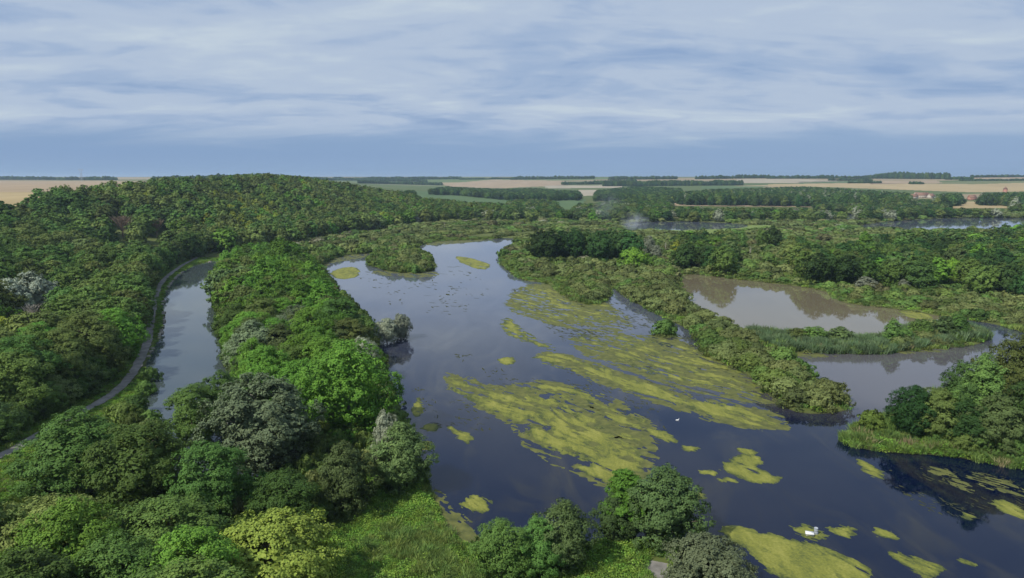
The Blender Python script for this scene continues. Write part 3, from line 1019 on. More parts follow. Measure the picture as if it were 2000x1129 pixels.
for i, (u, v, h, R) in enumerate(((1960, 842, 4.2, 4.0), (1920, 846, 3.6, 3.4), (1995, 850, 4.4, 3.6), (1880, 842, 3.6, 3.0), (2030, 845, 5, 4), (1985, 815, 5.5, 4.2), (1850, 835, 3.2, 2.6))):
    hand_bush('greenbush', u, v, h, R, 'leafy green shrub under the trees of the reed-fringed island', i % 2, 'shrubs under the island trees')
for i, (u, v, h, R) in enumerate(((293, 722, 3.6, 2.6), (282, 745, 3.4, 2.6), (262, 772, 3.8, 3.2), (236, 785, 4.2, 3.4))):
    hand_bush('greenbush', u, v, h, R, 'leafy shrub on the canal bank beside the towpath', i % 2, 'shrubs on the canal bank')


def snag(u, v, h, label, group=None, bark='palebark', spread=1.0, seed=0, nb=26):
    """leafless dead tree: trunk with forked bare branches"""
    x, y, z = land_hit(u, v, h)
    r = np.random.default_rng(seed + 900)
    root = bpy.data.objects.new("bare_tree", None); col.objects.link(root); root.location = (x, y, z - 0.2)
    tag(root, label, 'tree', group)
    tv = tube((0, 0, -0.3), (r.normal() * 0.3, r.normal() * 0.3, h * 0.92), 0.035 * h, 0.010 * h, 6, (0.3, 0.1, 0), 6)
    link("trunk", mesh_np("trunk", tv[0], tv[1], None, [M[bark]], smooth=True), root)
    parts = []
    for k in range(nb):
        f = 0.25 + 0.7 * r.random()
        a = r.random() * 6.28
        ln = h * 0.42 * (1.15 - f) * spread * (0.6 + 0.8 * r.random()) + 0.6
        p0 = np.array((0, 0, h * f * 0.9)); p1 = p0 + np.array((math.cos(a) * ln * 0.7, math.sin(a) * ln * 0.7, ln * 0.75))
        parts.append(tube(p0, p1, 0.012 * h, 0.005 * h, 4, (0, 0, -0.05 * ln), 2))
        for q in range(3):
            g = 0.4 + 0.5 * r.random(); a2 = a + r.normal() * 0.8
            s0 = p0 + (p1 - p0) * g
            parts.append(tube(s0, s0 + np.array((math.cos(a2), math.sin(a2), 1.0)) * ln * 0.35, 0.007 * h, 0.003 * h, 3, None, 1))
    bv = merge(parts)
    link("branches", mesh_np("branches", bv[0], bv[1], None, [M[bark]]), root)
    PLACED.append((x, y, 2.5))


snag(236, 420, 15, 'leafless brown tree among the green wood on the hillside', bark='deadbark', spread=1.5, seed=1, nb=70)
snag(303, 424, 14, 'leafless greyish tree near the brown bare one on the hillside', bark='deadbark', spread=1.2, seed=2, nb=60)
snag(128, 464, 13, 'pale leafless tree in the wood below the hillside', bark='palebark', spread=1.1, seed=3, nb=60)
snag(62, 590, 12, 'pale bare tree in front of the large silvery willow', spread=1.0, seed=4, nb=46)
snag(468, 555, 12, 'bare pale tree beside the canal belt', spread=0.9, seed=5, nb=40)
for i, (u, v, h) in enumerate(((1466, 478, 9), (1961, 520, 9), (1710, 498, 7), (868, 432, 7), (1300, 470, 8), (1890, 528, 8))):
    snag(u, v, h, 'thin pale dead trunk standing in the marsh scrub', 'dead trunks in the marsh', seed=20 + i, spread=0.5, nb=8)

# ------------------------------------------------------------------ woods: candidates over the land, kept where the photograph shows canopy
CLEAR = [  # parts of the picture where open water, path, meadow or field shows: no crown may stand in front of them
    [(400, 522), (388, 518), (345, 548), (322, 575), (318, 640), (310, 690), (272, 792), (335, 762), (395, 735), (438, 690), (424, 640), (428, 605), (402, 560)],
    [(205, 778), (265, 772), (318, 660), (322, 575), (402, 515), (385, 512), (318, 545), (302, 590), (290, 655), (262, 720)],
    [(835, 940), (770, 775), (748, 720), (805, 690), (805, 625), (735, 625), (655, 568), (628, 530), (632, 515), (715, 498), (712, 515), (745, 530), (850, 532), (850, 510), (815, 482),
     (1000, 466), (975, 510), (1020, 550), (1070, 555), (1110, 588), (1160, 598), (1192, 565), (1260, 606), (1340, 645), (1350, 685), (1440, 725), (1510, 790), (1570, 815), (1640, 812), (1668, 780),
     (1570, 692), (1490, 676), (1700, 692), (1930, 666), (2010, 655), (2010, 670), (1860, 740), (1680, 820), (1640, 870), (1860, 893), (2010, 925), (2010, 1140), (1440, 1140), (1370, 1070), (1180, 1050), (950, 1075), (860, 1050)],
    [(1335, 542), (1500, 557), (1610, 570), (1640, 598), (1830, 622), (1760, 626), (1720, 645), (1440, 628), (1345, 585)],
    [(640, 975), (760, 940), (830, 960), (930, 1080), (920, 1140), (690, 1140), (650, 1060)],
    [(1150, 1070), (1320, 1070), (1310, 1140), (1150, 1140)],
    [(0, 384), (0, 353), (205, 355), (255, 354), (130, 360), (60, 368), (20, 385)],
    [(810, 376), (900, 379), (1000, 389), (985, 396), (900, 390), (820, 384)],
    [(870, 360), (960, 352), (1100, 354), (1095, 364), (980, 368), (880, 364)],
    [(1315, 394), (1590, 398), (1590, 404), (1315, 402)],
    [(1085, 390), (1130, 392), (1118, 408), (1095, 406)],
    [(1130, 372), (1165, 372), (1160, 381), (1138, 382)],
    [(1700, 427), (1960, 427), (1960, 442), (1800, 447), (1680, 447)],
    [(1380, 404), (1560, 404), (1560, 400), (1380, 400)],
    [(1780, 372), (1830, 372), (1830, 388), (1780, 388)],
    [(1880, 376), (1910, 376), (1910, 390), (1880, 390)],
    [(1860, 396), (1970, 396), (1970, 405), (1860, 405)],
    [(1200, 437), (1460, 437), (1460, 446), (1215, 446)],
]
CROWNS = [[(-20, 600), (-20, 540), (50, 530), (120, 560), (120, 600)], [(205, 465), (210, 420), (236, 415), (265, 425), (265, 465)], [(282, 470), (285, 425), (303, 420), (325, 430), (325, 470)],
     # crowns of single trees that the photograph shows whole
    [(425, 1140), (440, 1060), (540, 1016), (640, 1065), (668, 1140)], [(395, 900), (430, 810), (520, 748), (590, 800), (602, 900), (500, 930)], [(590, 860), (600, 720), (680, 664), (757, 740), (768, 830), (700, 890)],
    [(45, 960), (60, 850), (140, 805), (215, 850), (230, 960)], [(190, 960), (215, 860), (270, 826), (345, 870), (350, 960)], [(625, 950), (630, 880), (675, 862), (715, 890), (820, 830), (832, 930), (720, 950)],
    [(1825, 575), (1830, 520), (1862, 502), (1895, 520), (1900, 575)], [(1425, 500), (1430, 455), (1460, 445), (1530, 440), (1540, 500)], [(1650, 575), (1660, 545), (1692, 538), (1722, 550), (1725, 580)],
    [(1200, 1060), (1190, 960), (1300, 915), (1360, 960), (1350, 1060)]]
ZONES = {
    'hill': [(-140, 470), (-140, 372), (0, 388), (30, 372), (60, 362), (110, 356), (170, 353), (250, 352), (300, 346), (380, 343), (520, 338), (620, 346), (720, 358), (800, 372), (860, 386),
             (940, 396), (1010, 402), (1010, 418), (880, 422), (760, 428), (660, 440), (600, 462), (545, 466), (500, 470), (420, 480), (398, 496), (330, 520), (300, 545), (285, 600), (262, 680),
             (215, 745), (140, 790), (40, 850), (-140, 900)],
    'belt': [(400, 495), (470, 470), (560, 470), (610, 500), (640, 560), (700, 610), (740, 700), (765, 780), (800, 850), (740, 900), (640, 940), (560, 960), (520, 1010), (470, 1080), (440, 1150),
             (-140, 1150), (-140, 900), (40, 905), (110, 830), (200, 790), (290, 775), (400, 735), (440, 690), (425, 640), (430, 600), (400, 550)],
    'eastwood': [(1325, 448), (1400, 444), (1490, 440), (1540, 452), (1600, 475), (1660, 470), (1730, 452), (1800, 446), (1900, 438), (2100, 430), (2100, 540), (1960, 522), (1860, 510), (1760, 510),
                 (1690, 506), (1600, 496), (1500, 486), (1330, 486)],
    'valley': [(880, 398), (960, 388), (1060, 388), (1150, 396), (1230, 386), (1330, 380), (1420, 396), (1500, 398), (1560, 392), (1640, 396), (1700, 392), (1760, 388), (1900, 384), (2150, 382),
               (2150, 412), (1900, 413), (1700, 415), (1500, 414), (1300, 412), (1200, 414), (1000, 412), (900, 414)],
    'poplars': [(1325, 374), (1390, 368), (1480, 366), (1560, 363), (1640, 366), (1720, 372), (1800, 376), (1900, 376), (2150, 371), (2150, 384), (1800, 388), (1560, 384), (1325, 386)],
    'ridge': [(760, 372), (830, 369), (880, 362), (1010, 362), (1060, 368), (1150, 372), (1240, 362), (1330, 366), (1330, 382), (1160, 378), (1000, 378), (860, 374)],
}
OPEN = smooth_poly(GP([(640, 1140), (640, 985), (690, 955), (760, 940), (832, 950), (880, 1060), (940, 1085), (1150, 1075), (1330, 1065), (1370, 1090), (1430, 1140), (1480, 1260), (600, 1260)]), 1)


def crown_clear(x, y, z, h, R):
    ok = np.ones(len(x), bool)
    for dx, f in ((0, 1.0), (0, 0.75), (-0.65, 0.6), (0.65, 0.6), (-0.65, 0.35), (0.65, 0.35), (0, 0.3)):
        u, v = project(x + dx * R, y, z + h * f)
        for c in CLEAR + (CROWNS if f in (1.0, 0.75) else []):
            ok &= ~inside(c, u, v)
    return ok


def jitter_grid(x0, x1, y0, y1, step, r):
    gx, gy = np.meshgrid(np.arange(x0, x1, step), np.arange(y0, y1, step))
    gx = gx + (np.arange(gx.shape[0]) % 2)[:, None] * step * 0.5
    return (gx + (r.random(gx.shape) - 0.5) * step * 0.75).ravel(), (gy + (r.random(gy.shape) - 0.5) * step * 0.75).ravel()


MIX = {
    'hill': (('ash', .50), ('olive', .28), ('maple', .10), ('alder', .10), ('gold', .01), ('willow', .01)),
    'belt': (('ash', .45), ('maple', .25), ('olive', .16), ('alder', .10), ('greypoplar', .04)),
    'eastwood': (('dark', .42), ('ash', .28), ('alder', .10), ('olive', .10), ('greenalder', .06), ('poplar', .04)),
    'valley': (('dark', .36), ('ash', .30), ('olive', .14), ('alder', .12), ('willow', .04), ('maple', .04)),
    'poplars': (('dark', .50), ('poplar', .26), ('ash', .20), ('willow', .02), ('olive', .02)),
    'ridge': (('dark', .66), ('ash', .22), ('poplar', .12)),
}
SIZE = {'hill': (10, 19, 5.4, 8.8), 'belt': (10.5, 16, 5.0, 7.6), 'eastwood': (10.5, 17, 4.8, 7.4), 'valley': (8, 15, 5, 8), 'poplars': (15, 22, 5, 7), 'ridge': (12, 17, 6, 8)}
STEP = {'hill': 10.4, 'belt': 8.0, 'eastwood': 9.0, 'valley': 11, 'poplars': 11, 'ridge': 13}
BOX = {'hill': (-620, 10, 90, 1000), 'belt': (-180, 0, 60, 420), 'eastwood': (60, 520, 260, 640), 'valley': (-120, 1100, 760, 1500), 'poplars': (200, 1500, 1050, 2300), 'ridge': (-420, 560, 1100, 2300)}
cand = []                                      # zone, kind, x, y, z, h, R
pl = np.array(PLACED)
path_clear = 4.0
for zi, zone in enumerate(ZONES):
    r = np.random.default_rng(40 + zi)
    x, y = jitter_grid(*BOX[zone], STEP[zone], r)
    h0, h1, r0, r1 = SIZE[zone]
    n = len(x)
    k = r.random(n)
    h = h0 + (h1 - h0) * (0.35 * k + 0.65 * fbm(x / 26, y / 26, 60 + zi, 3))
    R = r0 + (r1 - r0) * (0.6 * k + 0.4 * r.random(n))
    s = sdist(HILL, x, y)
    ok = np.ones(n, bool)
    if zone == 'hill':
        ok &= (s > 0.5) & (s < 420)
    if zone == 'belt':
        ok &= (s < -2)
    ok &= edge_dist(PATH, x, y, closed=False) > path_clear
    x, y, h, R, s = x[ok], y[ok], h[ok], R[ok], s[ok]
    if zone in ('valley', 'poplars', 'ridge'):
        keep = fbm(x / 130, y / 60, 71 + zi, 3) > (0.40 if zone == 'valley' else 0.30)
        x, y, h, R = x[keep], y[keep], h[keep], R[keep]
    z = terrain(x, y)
    u, v = project(x, y, z + h)
    near = np.hypot(x, y) < 1300
    wsd = np.full(len(x), 50.0)
    wsd[near] = water_sd(x[near], y[near])
    ok = inside(ZONES[zone], u, v) & (wsd > 1.2) & crown_clear(x, y, z, h, R) & ~inside(OPEN, x, y)
    d2 = np.min(np.hypot(x[:, None] - pl[None, :, 0], y[:, None] - pl[None, :, 1]) - 0.55 * (pl[None, :, 2] + R[:, None]), 1)
    ok &= d2 > 0
    names = [a for a, _ in MIX[zone]]; w = np.array([b for _, b in MIX[zone]])
    patch = fbm(x / 45, y / 45, 90 + zi, 2)
    for i in np.nonzero(ok)[0]:
        # kinds stand in loose groups
        q = (0.5 * r.random() + 0.5 * min(max((patch[i] - 0.25) / 0.5, 0), 0.999)) if zone in ('hill', 'belt') else r.random()
        kd = names[int(np.searchsorted(np.cumsum(w), q * 0.9999 * w.sum()))]
        if zone == 'belt' and kd == 'ash' and u[i] > 440 and v[i] < 620 and r.random() < 0.6:
            kd = 'maple'
        cand.append((zone, kd, x[i], y[i], z[i], h[i], R[i]))

def towpath_edge():
    r = np.random.default_rng(17)
    seg = np.hypot(*np.diff(PATH, axis=0).T); s_ = np.concatenate([[0], np.cumsum(seg)])
    t = np.arange(4, s_[-1], 5.2) + r.normal(size=len(np.arange(4, s_[-1], 5.2))) * 1.0
    x = np.interp(t, s_, PATH[:, 0]); y = np.interp(t, s_, PATH[:, 1])
    x2 = np.interp(t + 1, s_, PATH[:, 0]); y2 = np.interp(t + 1, s_, PATH[:, 1])
    dx, dy = x2 - x, y2 - y; l = np.hypot(dx, dy) + 1e-9
    off = 5.0 + 2.2 * r.random(len(t))
    x = x - dy / l * off; y = y + dx / l * off
    for i in range(len(t)):
        if y[i] < 112:
            continue
        h = (10 + 4.5 * r.random()) if y[i] > 225 else (6.5 + 2.2 * r.random()); R = (4.0 if y[i] > 225 else 3.4) + 1.2 * r.random(); z = T1(x[i], y[i])
        cand.append(('hill', ('ash', 'ash', 'olive', 'ash', 'alder')[int(r.integers(5))], x[i], y[i], z, h, R))


towpath_edge()
LAB = {'hill': ('in the wood climbing the hill beyond the towpath', 'trees of the hillside wood'),
       'belt': ('in the belt between canal and lake', 'trees of the belt between canal and lake'),
       'eastwood': ('in the wood beyond the silty pond', 'trees of the wood beyond the pond'),
       'valley': ('in the tree lines across the valley', 'trees across the valley'),
       'poplars': ('in the long tree row before the village', 'trees of the long row'),
       'ridge': ('in the dark wood under the stubble fields', 'trees of the wood under the fields')}
KLAB = {'dark': 'very dark green tree', 'greenalder': 'light green slender alder', 'ash': 'dark green broadleaf tree', 'maple': 'fresh green leafy tree', 'greypoplar': 'silvery grey-green poplar', 'olive': 'olive green broadleaf tree', 'willow': 'pale silvery willow',
        'alder': 'dull green alder', 'poplar': 'slender green poplar', 'gold': 'yellowing broadleaf tree'}
hand_n = sum(1 for o in col.objects if o.get("category") == 'tree')
cand.sort(key=lambda c: -c[6] / math.hypot(c[2], c[3]))
n_single = max(0, 300 - hand_n)
def tree_label(zone, kd, x, y, h):
    size = 'tall ' if h > 15.2 else ('low ' if h < 12.2 else '')
    if zone == 'hill':
        s_ = float(sdist(HILL, np.array([x]), np.array([y]))[0])
        where = 'lining the towpath' if s_ < 14 and y < 420 else ('on the lower slope of the wooded hill' if s_ < 90 else 'on the upper slope of the wooded hill')
    elif zone == 'belt':
        dc = float(edge_dist(CANAL, np.array([x]), np.array([y]))[0]); dl = float(edge_dist(LAKE, np.array([x]), np.array([y]))[0])
        where = 'on the lake bank of the tree belt' if dl < 8 else ('on the canal bank of the tree belt' if dc < 8 else 'within the belt between canal and lake')
    else:
        where = LAB[zone][0]
    return size + KLAB[kd] + ' ' + where


for zone, kd, x, y, z, h, R in cand[:n_single]:
    lb = tree_label(zone, kd, x, y, h)
    place_tree(kd, x, y, h, R, lb, 'trees: ' + lb, random.randrange(3 if kd == 'ash' else 2), z=z)
rest = cand[n_single:]


def scatter_trees(name, items, label):
    models, lut, P, S, Rr, I = [], {}, [], [], [], []
    for zone, kd, x, y, z, h, R in items:
        d = math.hypot(x, y)
        lod = 1 if d < 480 else 2
        var = random.randrange(3)
        key = (kd, lod, var)
        if key not in lut:
            lut[key] = len(models)
            models.append(joined_tree(*key))
        H0, R0 = KINDS[kd][3:5]
        P.append((x, y, z - 0.1)); S.append((R / R0, R / R0, h / H0)); Rr.append(random.random() * 6.28); I.append(lut[key])
    if P:
        scatter(name, models, P, S, Rr, I, label, 'woodland')
    print(name, len(P))


scatter_trees("hillside_woodland", [c for c in rest if c[0] in ('hill', 'belt')], 'closed green wood covering the hill')
scatter_trees("marsh_woodland", [c for c in rest if c[0] == 'eastwood'], 'dark wood beyond the silty pond')
scatter_trees("valley_woodland", [c for c in rest if c[0] in ('valley', 'poplars', 'ridge')], 'tree lines and woods across the far valley')

# ------------------------------------------------------------------ marsh scrub
def build_scrub():
    r = np.random.default_rng(77)
    x1, y1 = jitter_grid(30, 230, 100, 330, 4.0, r)
    x2, y2 = jitter_grid(-190, 420, 330, 520, 6.0, r)
    x3, y3 = jitter_grid(-160, 700, 520, 980, 8.5, r)
    x = np.concatenate([x1, x2, x3]); y = np.concatenate([y1, y2, y3])
    sd = water_sd(x, y)
    s = sdist(HILL, x, y)
    u, v = project(x, y, np.zeros(len(x)))
    dens = fbm(x / 24, y / 24, 33, 3)
    on_levee = inside([(1040, 500), (1270, 530), (1340, 580), (1440, 625), (1490, 672), (1570, 690), (1670, 780), (1560, 815), (1340, 690), (1180, 560), (1190, 600), (1060, 560)], u, v)
    thr = np.where(on_levee, 0.0, np.where(y > 520, 0.42, 0.36))
    band = inside([(1430, 625), (1760, 620), (1940, 660), (1700, 695), (1480, 690)], u, v)
    isl = inside(ISLAND, x, y)
    ok = (sd > np.where(on_levee, 1.3, np.where(y < 420, 3.2, 1.5))) & (s < 0) & (dens > thr) & ~(band & (u < 1740)) & ~isl & ~inside(OPEN, x, y)
    ok &= (u > -50) & (u < 2060) & (u > 560)
    # stay out of the belt between canal and lake
    belt = (u < 740) & (v > 500)
    ok &= ~belt
    ok &= ~((v > 492) & (u < 625))
    ok &= (np.hypot(x - cx, y - cyy) > 11) & ~((u < 1346) & (u > 1270) & (v > 618))
    green_open = inside([(1215, 447), (1500, 440), (1560, 447), (1330, 462)], u, v) | inside([(1000, 455), (1050, 452), (1060, 465), (1000, 466)], u, v)
    ok &= ~green_open
    ok &= edge_dist(CANAL, x, y) > 6
    ok &= ~(on_levee & (r.random(len(x)) < 0.30))
    x, y, sd, u, v, dens, on_levee = [a[ok] for a in (x, y, sd, u, v, dens, on_levee)]
    z = np.maximum(terrain(x, y), 0.1)
    n = len(x)
    R = np.where(y < 330, 2.3 + 2.0 * r.random(n) ** 1.5, np.where(y < 520, 3.2 + 2.6 * r.random(n) ** 1.5, 4.8 + 3.2 * r.random(n)))
    R = np.where(on_levee, 3.3 + 1.5 * r.random(n), R)
    h = R * (0.55 + 0.5 * r.random(n)) * np.where(y > 520, 0.6, 1)
    h = np.where(on_levee, np.clip(R * (0.75 + 0.3 * r.random(n)), 2.8, 4.6), h)
    cl = CLEAR[2]
    u2, v2 = project(x, y, z + h)
    okc = np.ones(n, bool)
    if True:
        okc &= ~((inside(CLEAR[3], u2, v2)))
    kinds = ['sallow', 'greenbush', 'palebush', 'brownbush']
    tone = fbm(x / 38, y / 38, 55, 2)
    items = []
    for i in np.nonzero(okc)[0]:
        q = 0.55 * r.random() + 0.45 * np.clip((tone[i] - 0.25) / 0.5, 0, 0.999)
        if on_levee[i]:
            q *= 0.66
        k = kinds[0] if q < 0.52 else kinds[1] if q < 0.84 else kinds[3] if q < 0.94 else kinds[2]
        items.append((k, x[i], y[i], z[i], h[i], R[i], bool(on_levee[i]), u[i]))
    items.sort(key=lambda c: -c[5] / math.hypot(c[1], c[2]))
    have = sum(1 for o in col.objects if o.get("category") == 'shrub')
    ns = 300 - have
    BL = {'sallow': 'grey-olive willow shrub', 'greenbush': 'fresh green leafy shrub', 'palebush': 'pale silvery shrub', 'brownbush': 'brownish twiggy shrub'}
    for k, xx, yy, zz, hh, RR, lv, uu in items[:ns]:
        where = 'on the long dyke in the lake' if lv else ('on the shore beyond the silty pond' if uu > 1300 else 'in the marsh around the lake head')
        if lv:
            where = 'on the dyke toward its free tip' if yy < 175 else ('on the dyke abreast of the round islet shrub' if yy < 250 else 'on the dyke below the vivid round tree')
        lb = ('tall ' if hh > 3.3 else ('flat ' if hh < 2.5 else '')) + BL[k] + ' ' + where
        place_bush(k, xx, yy, hh, RR, lb, 'shrubs: ' + lb, random.randrange(3), z=zz)
    models, lut, P, S, Rr, I = [], {}, [], [], [], []
    for k, xx, yy, zz, hh, RR, lv, uu in items[ns:]:
        key = (k, 1 if math.hypot(xx, yy) < 330 else 2, random.randrange(3))
        if key not in lut:
            lut[key] = len(models); models.append(bush_model(*key))
        H0, R0 = BUSH[k][2:4]
        P.append((xx, yy, zz - 0.05)); S.append((RR / R0, RR / R0, hh / H0)); Rr.append(random.random() * 6.28); I.append(lut[key])
    scatter("marsh_scrub", models, P, S, Rr, I, 'low willow scrub covering the marsh', 'scrub')
    print("scrub", len(items))


build_scrub()


# ------------------------------------------------------------------ understorey at the wood edges
def understorey():
    r = np.random.default_rng(91)
    x, y = jitter_grid(-215, 0, 60, 430, 3.0, r)
    pd = edge_dist(PATH, x, y, closed=False); wsd = water_sd(x, y); s = sdist(HILL, x, y)
    u, v = project(x, y, 0 * x)
    edge1 = (s > 0) & (pd > 3.4) & (pd < 14)                                   # wood edge above the towpath
    edge2 = (s < 0) & (pd > 18) & (wsd > 0.4) & (wsd < 7) & (v > 480) & (u < 840)   # both banks of the belt
    belt_in = (s < 0) & (pd > 18) & (wsd >= 7) & (v > 480) & (u < 840) & (r.random(len(x)) < 0.45)
    ok = (edge1 | edge2 | belt_in) & ~inside(OPEN, x, y)
    x, y, e1 = x[ok], y[ok], edge1[ok]
    n = len(x)
    R = 2.0 + 1.4 * r.random(n); h = np.where(e1, 2.6 + 2.6 * r.random(n), 2.4 + 2.2 * r.random(n))
    z = terrain(x, y)
    keep = np.ones(n, bool)
    for f in (0.5, 0.9):
        u, v = project(x, y, z + h * f)
        keep &= ~inside(CLEAR[0], u, v) & ~inside(CLEAR[1], u, v)
    models, lut, P, S, I = [], {}, [], [], []
    for i in np.nonzero(keep)[0]:
        k = 'greenbush' if r.random() < 0.8 else 'sallow'
        key = (k, 0 if math.hypot(x[i], y[i]) < 200 else 1, int(r.integers(3)))
        if key not in lut:
            lut[key] = len(models); models.append(bush_model(*key))
        H0, R0 = BUSH[k][2:4]
        P.append((x[i], y[i], z[i] - 0.1)); S.append((R[i] / R0, R[i] / R0, h[i] / H0)); I.append(lut[key])
    scatter("wood_edge_undergrowth", models, P, S, r.random(len(P)) * 6.28, I, 'dark leafy undergrowth along the wood edges by canal and towpath', 'undergrowth')
    print("understorey", len(P))


understorey()

# ------------------------------------------------------------------ reeds, sedge, meadow herbs
def blade_clump(seed, n, H, R, w, mat, lean=0.25):
    r = np.random.default_rng(seed)
    a = r.random(n) * 6.28; rr = R * np.sqrt(r.random(n))
    b = np.stack([rr * np.cos(a), rr * np.sin(a), np.zeros(n)], -1)
    h = H * (0.6 + 0.45 * r.random(n))
    t = b + np.stack([r.normal(size=n) * lean * H, r.normal(size=n) * lean * H, h], -1)
    f = r.random(n) * 3.14
    s = np.stack([np.cos(f), np.sin(f), np.zeros(n)], -1) * w
    m = (b * 0.45 + t * 0.55) + np.array([0, 0, 0.08 * H])
    V = np.stack([b - s * 0.6, b + s * 0.6, m + s, m - s, t], 1).reshape(-1, 3)
    o = np.arange(n)[:, None] * 5
    Q = o + np.array([0, 1, 2, 3]); Tt = o + np.array([3, 2, 4])
    return mesh_np("clump", V, Q, Tt, [M[mat]])


def herb_clump(seed, n, H, R, leaf, mat):
    r = np.random.default_rng(seed)
    a = r.random(n) * 6.28; rr = R * np.sqrt(r.random(n))
    z = H * (0.25 + 0.75 * r.random(n)) * (1 - 0.5 * (rr / R) ** 2)
    P = np.stack([rr * np.cos(a), rr * np.sin(a), z], -1)
    Nn = unit(r.normal(size=(n, 3)) * 0.6 + np.array([0, 0, 0.8]))
    v, q = leaf_quads(P, Nn, leaf, r)
    return mesh_np("clump", v, q, None, [M[mat]])


def fill(name, models, weights, x, y, size, zoff, label, cat, seed, zflat=None):
    r = np.random.default_rng(seed)
    n = len(x)
    z = terrain(x, y) if zflat is None else np.maximum(terrain(x, y), zflat)
    w = np.cumsum(np.array(weights) / sum(weights))
    idx = np.searchsorted(w, r.random(n) * 0.9999)
    s = size * (0.6 + 0.45 * r.random(n) + 0.5 * (fbm(x / 3.5, y / 3.5, seed + 70, 2) - 0.3))
    S = np.stack([s, s, s * (0.8 + 0.4 * r.random(n))], -1)
    scatter(name, models, np.stack([x, y, z + zoff], -1), S, r.random(n) * 6.28, idx, label, cat)
    print(name, n)


def build_reeds():
    r = np.random.default_rng(5)
    reed = [blade_clump(1, 90, 1.8, 1.0, 0.055, 'reed', 0.4), blade_clump(2, 60, 1.6, 1.0, 0.045, 'straw', 0.4), herb_clump(3, 160, 1.3, 1.0, 0.20, 'herb'), herb_clump(4, 150, 1.1, 1.0, 0.18, 'herb')]
    x, y = jitter_grid(60, 170, 80, 210, 0.75, r)
    di = sdist(ISLAND, x, y)
    ok = (di > -0.2) & (di < 6.0 + 3 * fbm(x / 8, y / 8, 2, 2)) & (r.random(len(x)) < np.where(di < 2.5, 1, 0.55))
    fill("island_reeds", reed, (4, 1, 4, 3), x[ok], y[ok], 1.0, 0.0, 'bright green reed fringe round the wooded island', 'reeds', 1, 0.02)
    # reed spit between pond and lake
    blue = [blade_clump(11, 80, 2.6, 1.1, 0.075, 'bluereed'), blade_clump(12, 80, 2.3, 1.1, 0.075, 'bluereed'), blade_clump(13, 70, 2.2, 1.0, 0.075, 'reed', 0.35), blade_clump(14, 50, 2.0, 1.0, 0.06, 'straw', 0.35)]
    x, y = jitter_grid(60, 170, 160, 250, 1.05, r)
    u, v = project(x, y, 0 * x)
    ok = (water_sd(x, y) > -0.3) & inside([(1430, 620), (1500, 640), (1720, 652), (1760, 625), (1860, 622), (1945, 662), (1700, 695), (1520, 686), (1470, 662)], u, v)
    fill("spit_reeds", blue, (4, 4, 2, 1), x[ok], y[ok], 1.0, 0.0, 'blue-green reed bed along the spit below the silty pond', 'reeds', 2, 0.02)
    # sedge at every other shore and between the shrubs
    sed = [blade_clump(21, 60, 1.3, 1.3, 0.10, 'sedge', 0.4), blade_clump(22, 60, 1.2, 1.3, 0.10, 'reed', 0.4), herb_clump(23, 90, 0.9, 1.3, 0.34, 'herb'), herb_clump(24, 90, 1.0, 1.3, 0.34, 'sallow')]
    x, y = jitter_grid(-130, 330, 120, 560, 2.3, r)
    u, v = project(x, y, 0 * x)
    sd = water_sd(x, y)
    ok = (sd > -0.2) & (sd < 60) & (sdist(HILL, x, y) < 0) & ~inside(ISLAND, x, y) & ~inside(OPEN, x, y) & (u > 0) & (u < 2040) & (v > 440)
    ok &= ~((u < 700) & (v > 520) & (sd > 2.0)) & (edge_dist(CANAL, x, y) > 5)
    fill("marsh_sedge", sed, (3, 3, 2, 3), x[ok], y[ok], 1.1, 0.0, 'sedge and low herbs growing along the lake shores', 'sedge', 3, 0.02)
    # nettle meadow
    herb = [herb_clump(31, 130, 0.9, 0.8, 0.19, 'herb'), herb_clump(32, 130, 0.7, 0.8, 0.17, 'herb'), blade_clump(33, 80, 0.9, 0.7, 0.035, 'reed', 0.6), herb_clump(34, 110, 0.8, 0.8, 0.18, 'greenbush'),
            blade_clump(35, 80, 1.0, 0.7, 0.04, 'sedge', 0.55)]
    x, y = jitter_grid(-40, 36, 62, 112, 0.52, r)
    ok = (inside(OPEN, x, y) | ((edge_dist(OPEN, x, y) < 4))) & (water_sd(x, y) > -0.1)
    tr = edge_dist([G(1345, 1175, .7), G(1300, 1135, .7), G(1284, 1112, .7), G(1290, 1096, .7)], x, y, closed=False)
    ok &= tr > 1.5
    x, y = x[ok], y[ok]
    reedy = fbm(x / 9 + 4, y / 6, 8, 3) + 0.25 * (1 - np.clip(edge_dist([G(800, 1075, .5), G(900, 1110, .5)], x, y, closed=False) / 9, 0, 1)) > 0.66
    fill("nettle_meadow", [herb[0], herb[1], herb[3]], (4, 4, 2), x[~reedy], y[~reedy], 1.0, 0.0, 'bright green nettle meadow beside the lake', 'meadow', 4)
    fill("meadow_reeds", [herb[2], herb[4], herb[3], herb[1]], (3, 3, 2, 2), x[reedy], y[reedy], 1.0, 0.0, 'darker patch of tall reeds in the nettle meadow', 'reeds', 5)
    # mown verge between towpath and canal
    gr = [blade_clump(41, 70, 0.32, 0.75, 0.05, 'herb', 0.5), herb_clump(42, 80, 0.30, 0.75, 0.14, 'herb'), blade_clump(43, 60, 0.55, 0.6, 0.05, 'sedge', 0.4)]
    x, y = jitter_grid(-215, -70, 90, 420, 0.95, r)
    pd = edge_dist(PATH, x, y, closed=False); wsd = water_sd(x, y)
    ok = (pd > 1.5) & (wsd > 0.1) & (pd < np.where(y < 150, 34, 16)) & (edge_dist(CANAL, x, y) < np.where(y < 150, 45, 18))
    fill("canal_verge_grass", gr, (5, 2, 1), x[ok], y[ok], 1.0, 0.0, 'green grass verge between towpath and canal', 'grass', 6)


build_reeds()

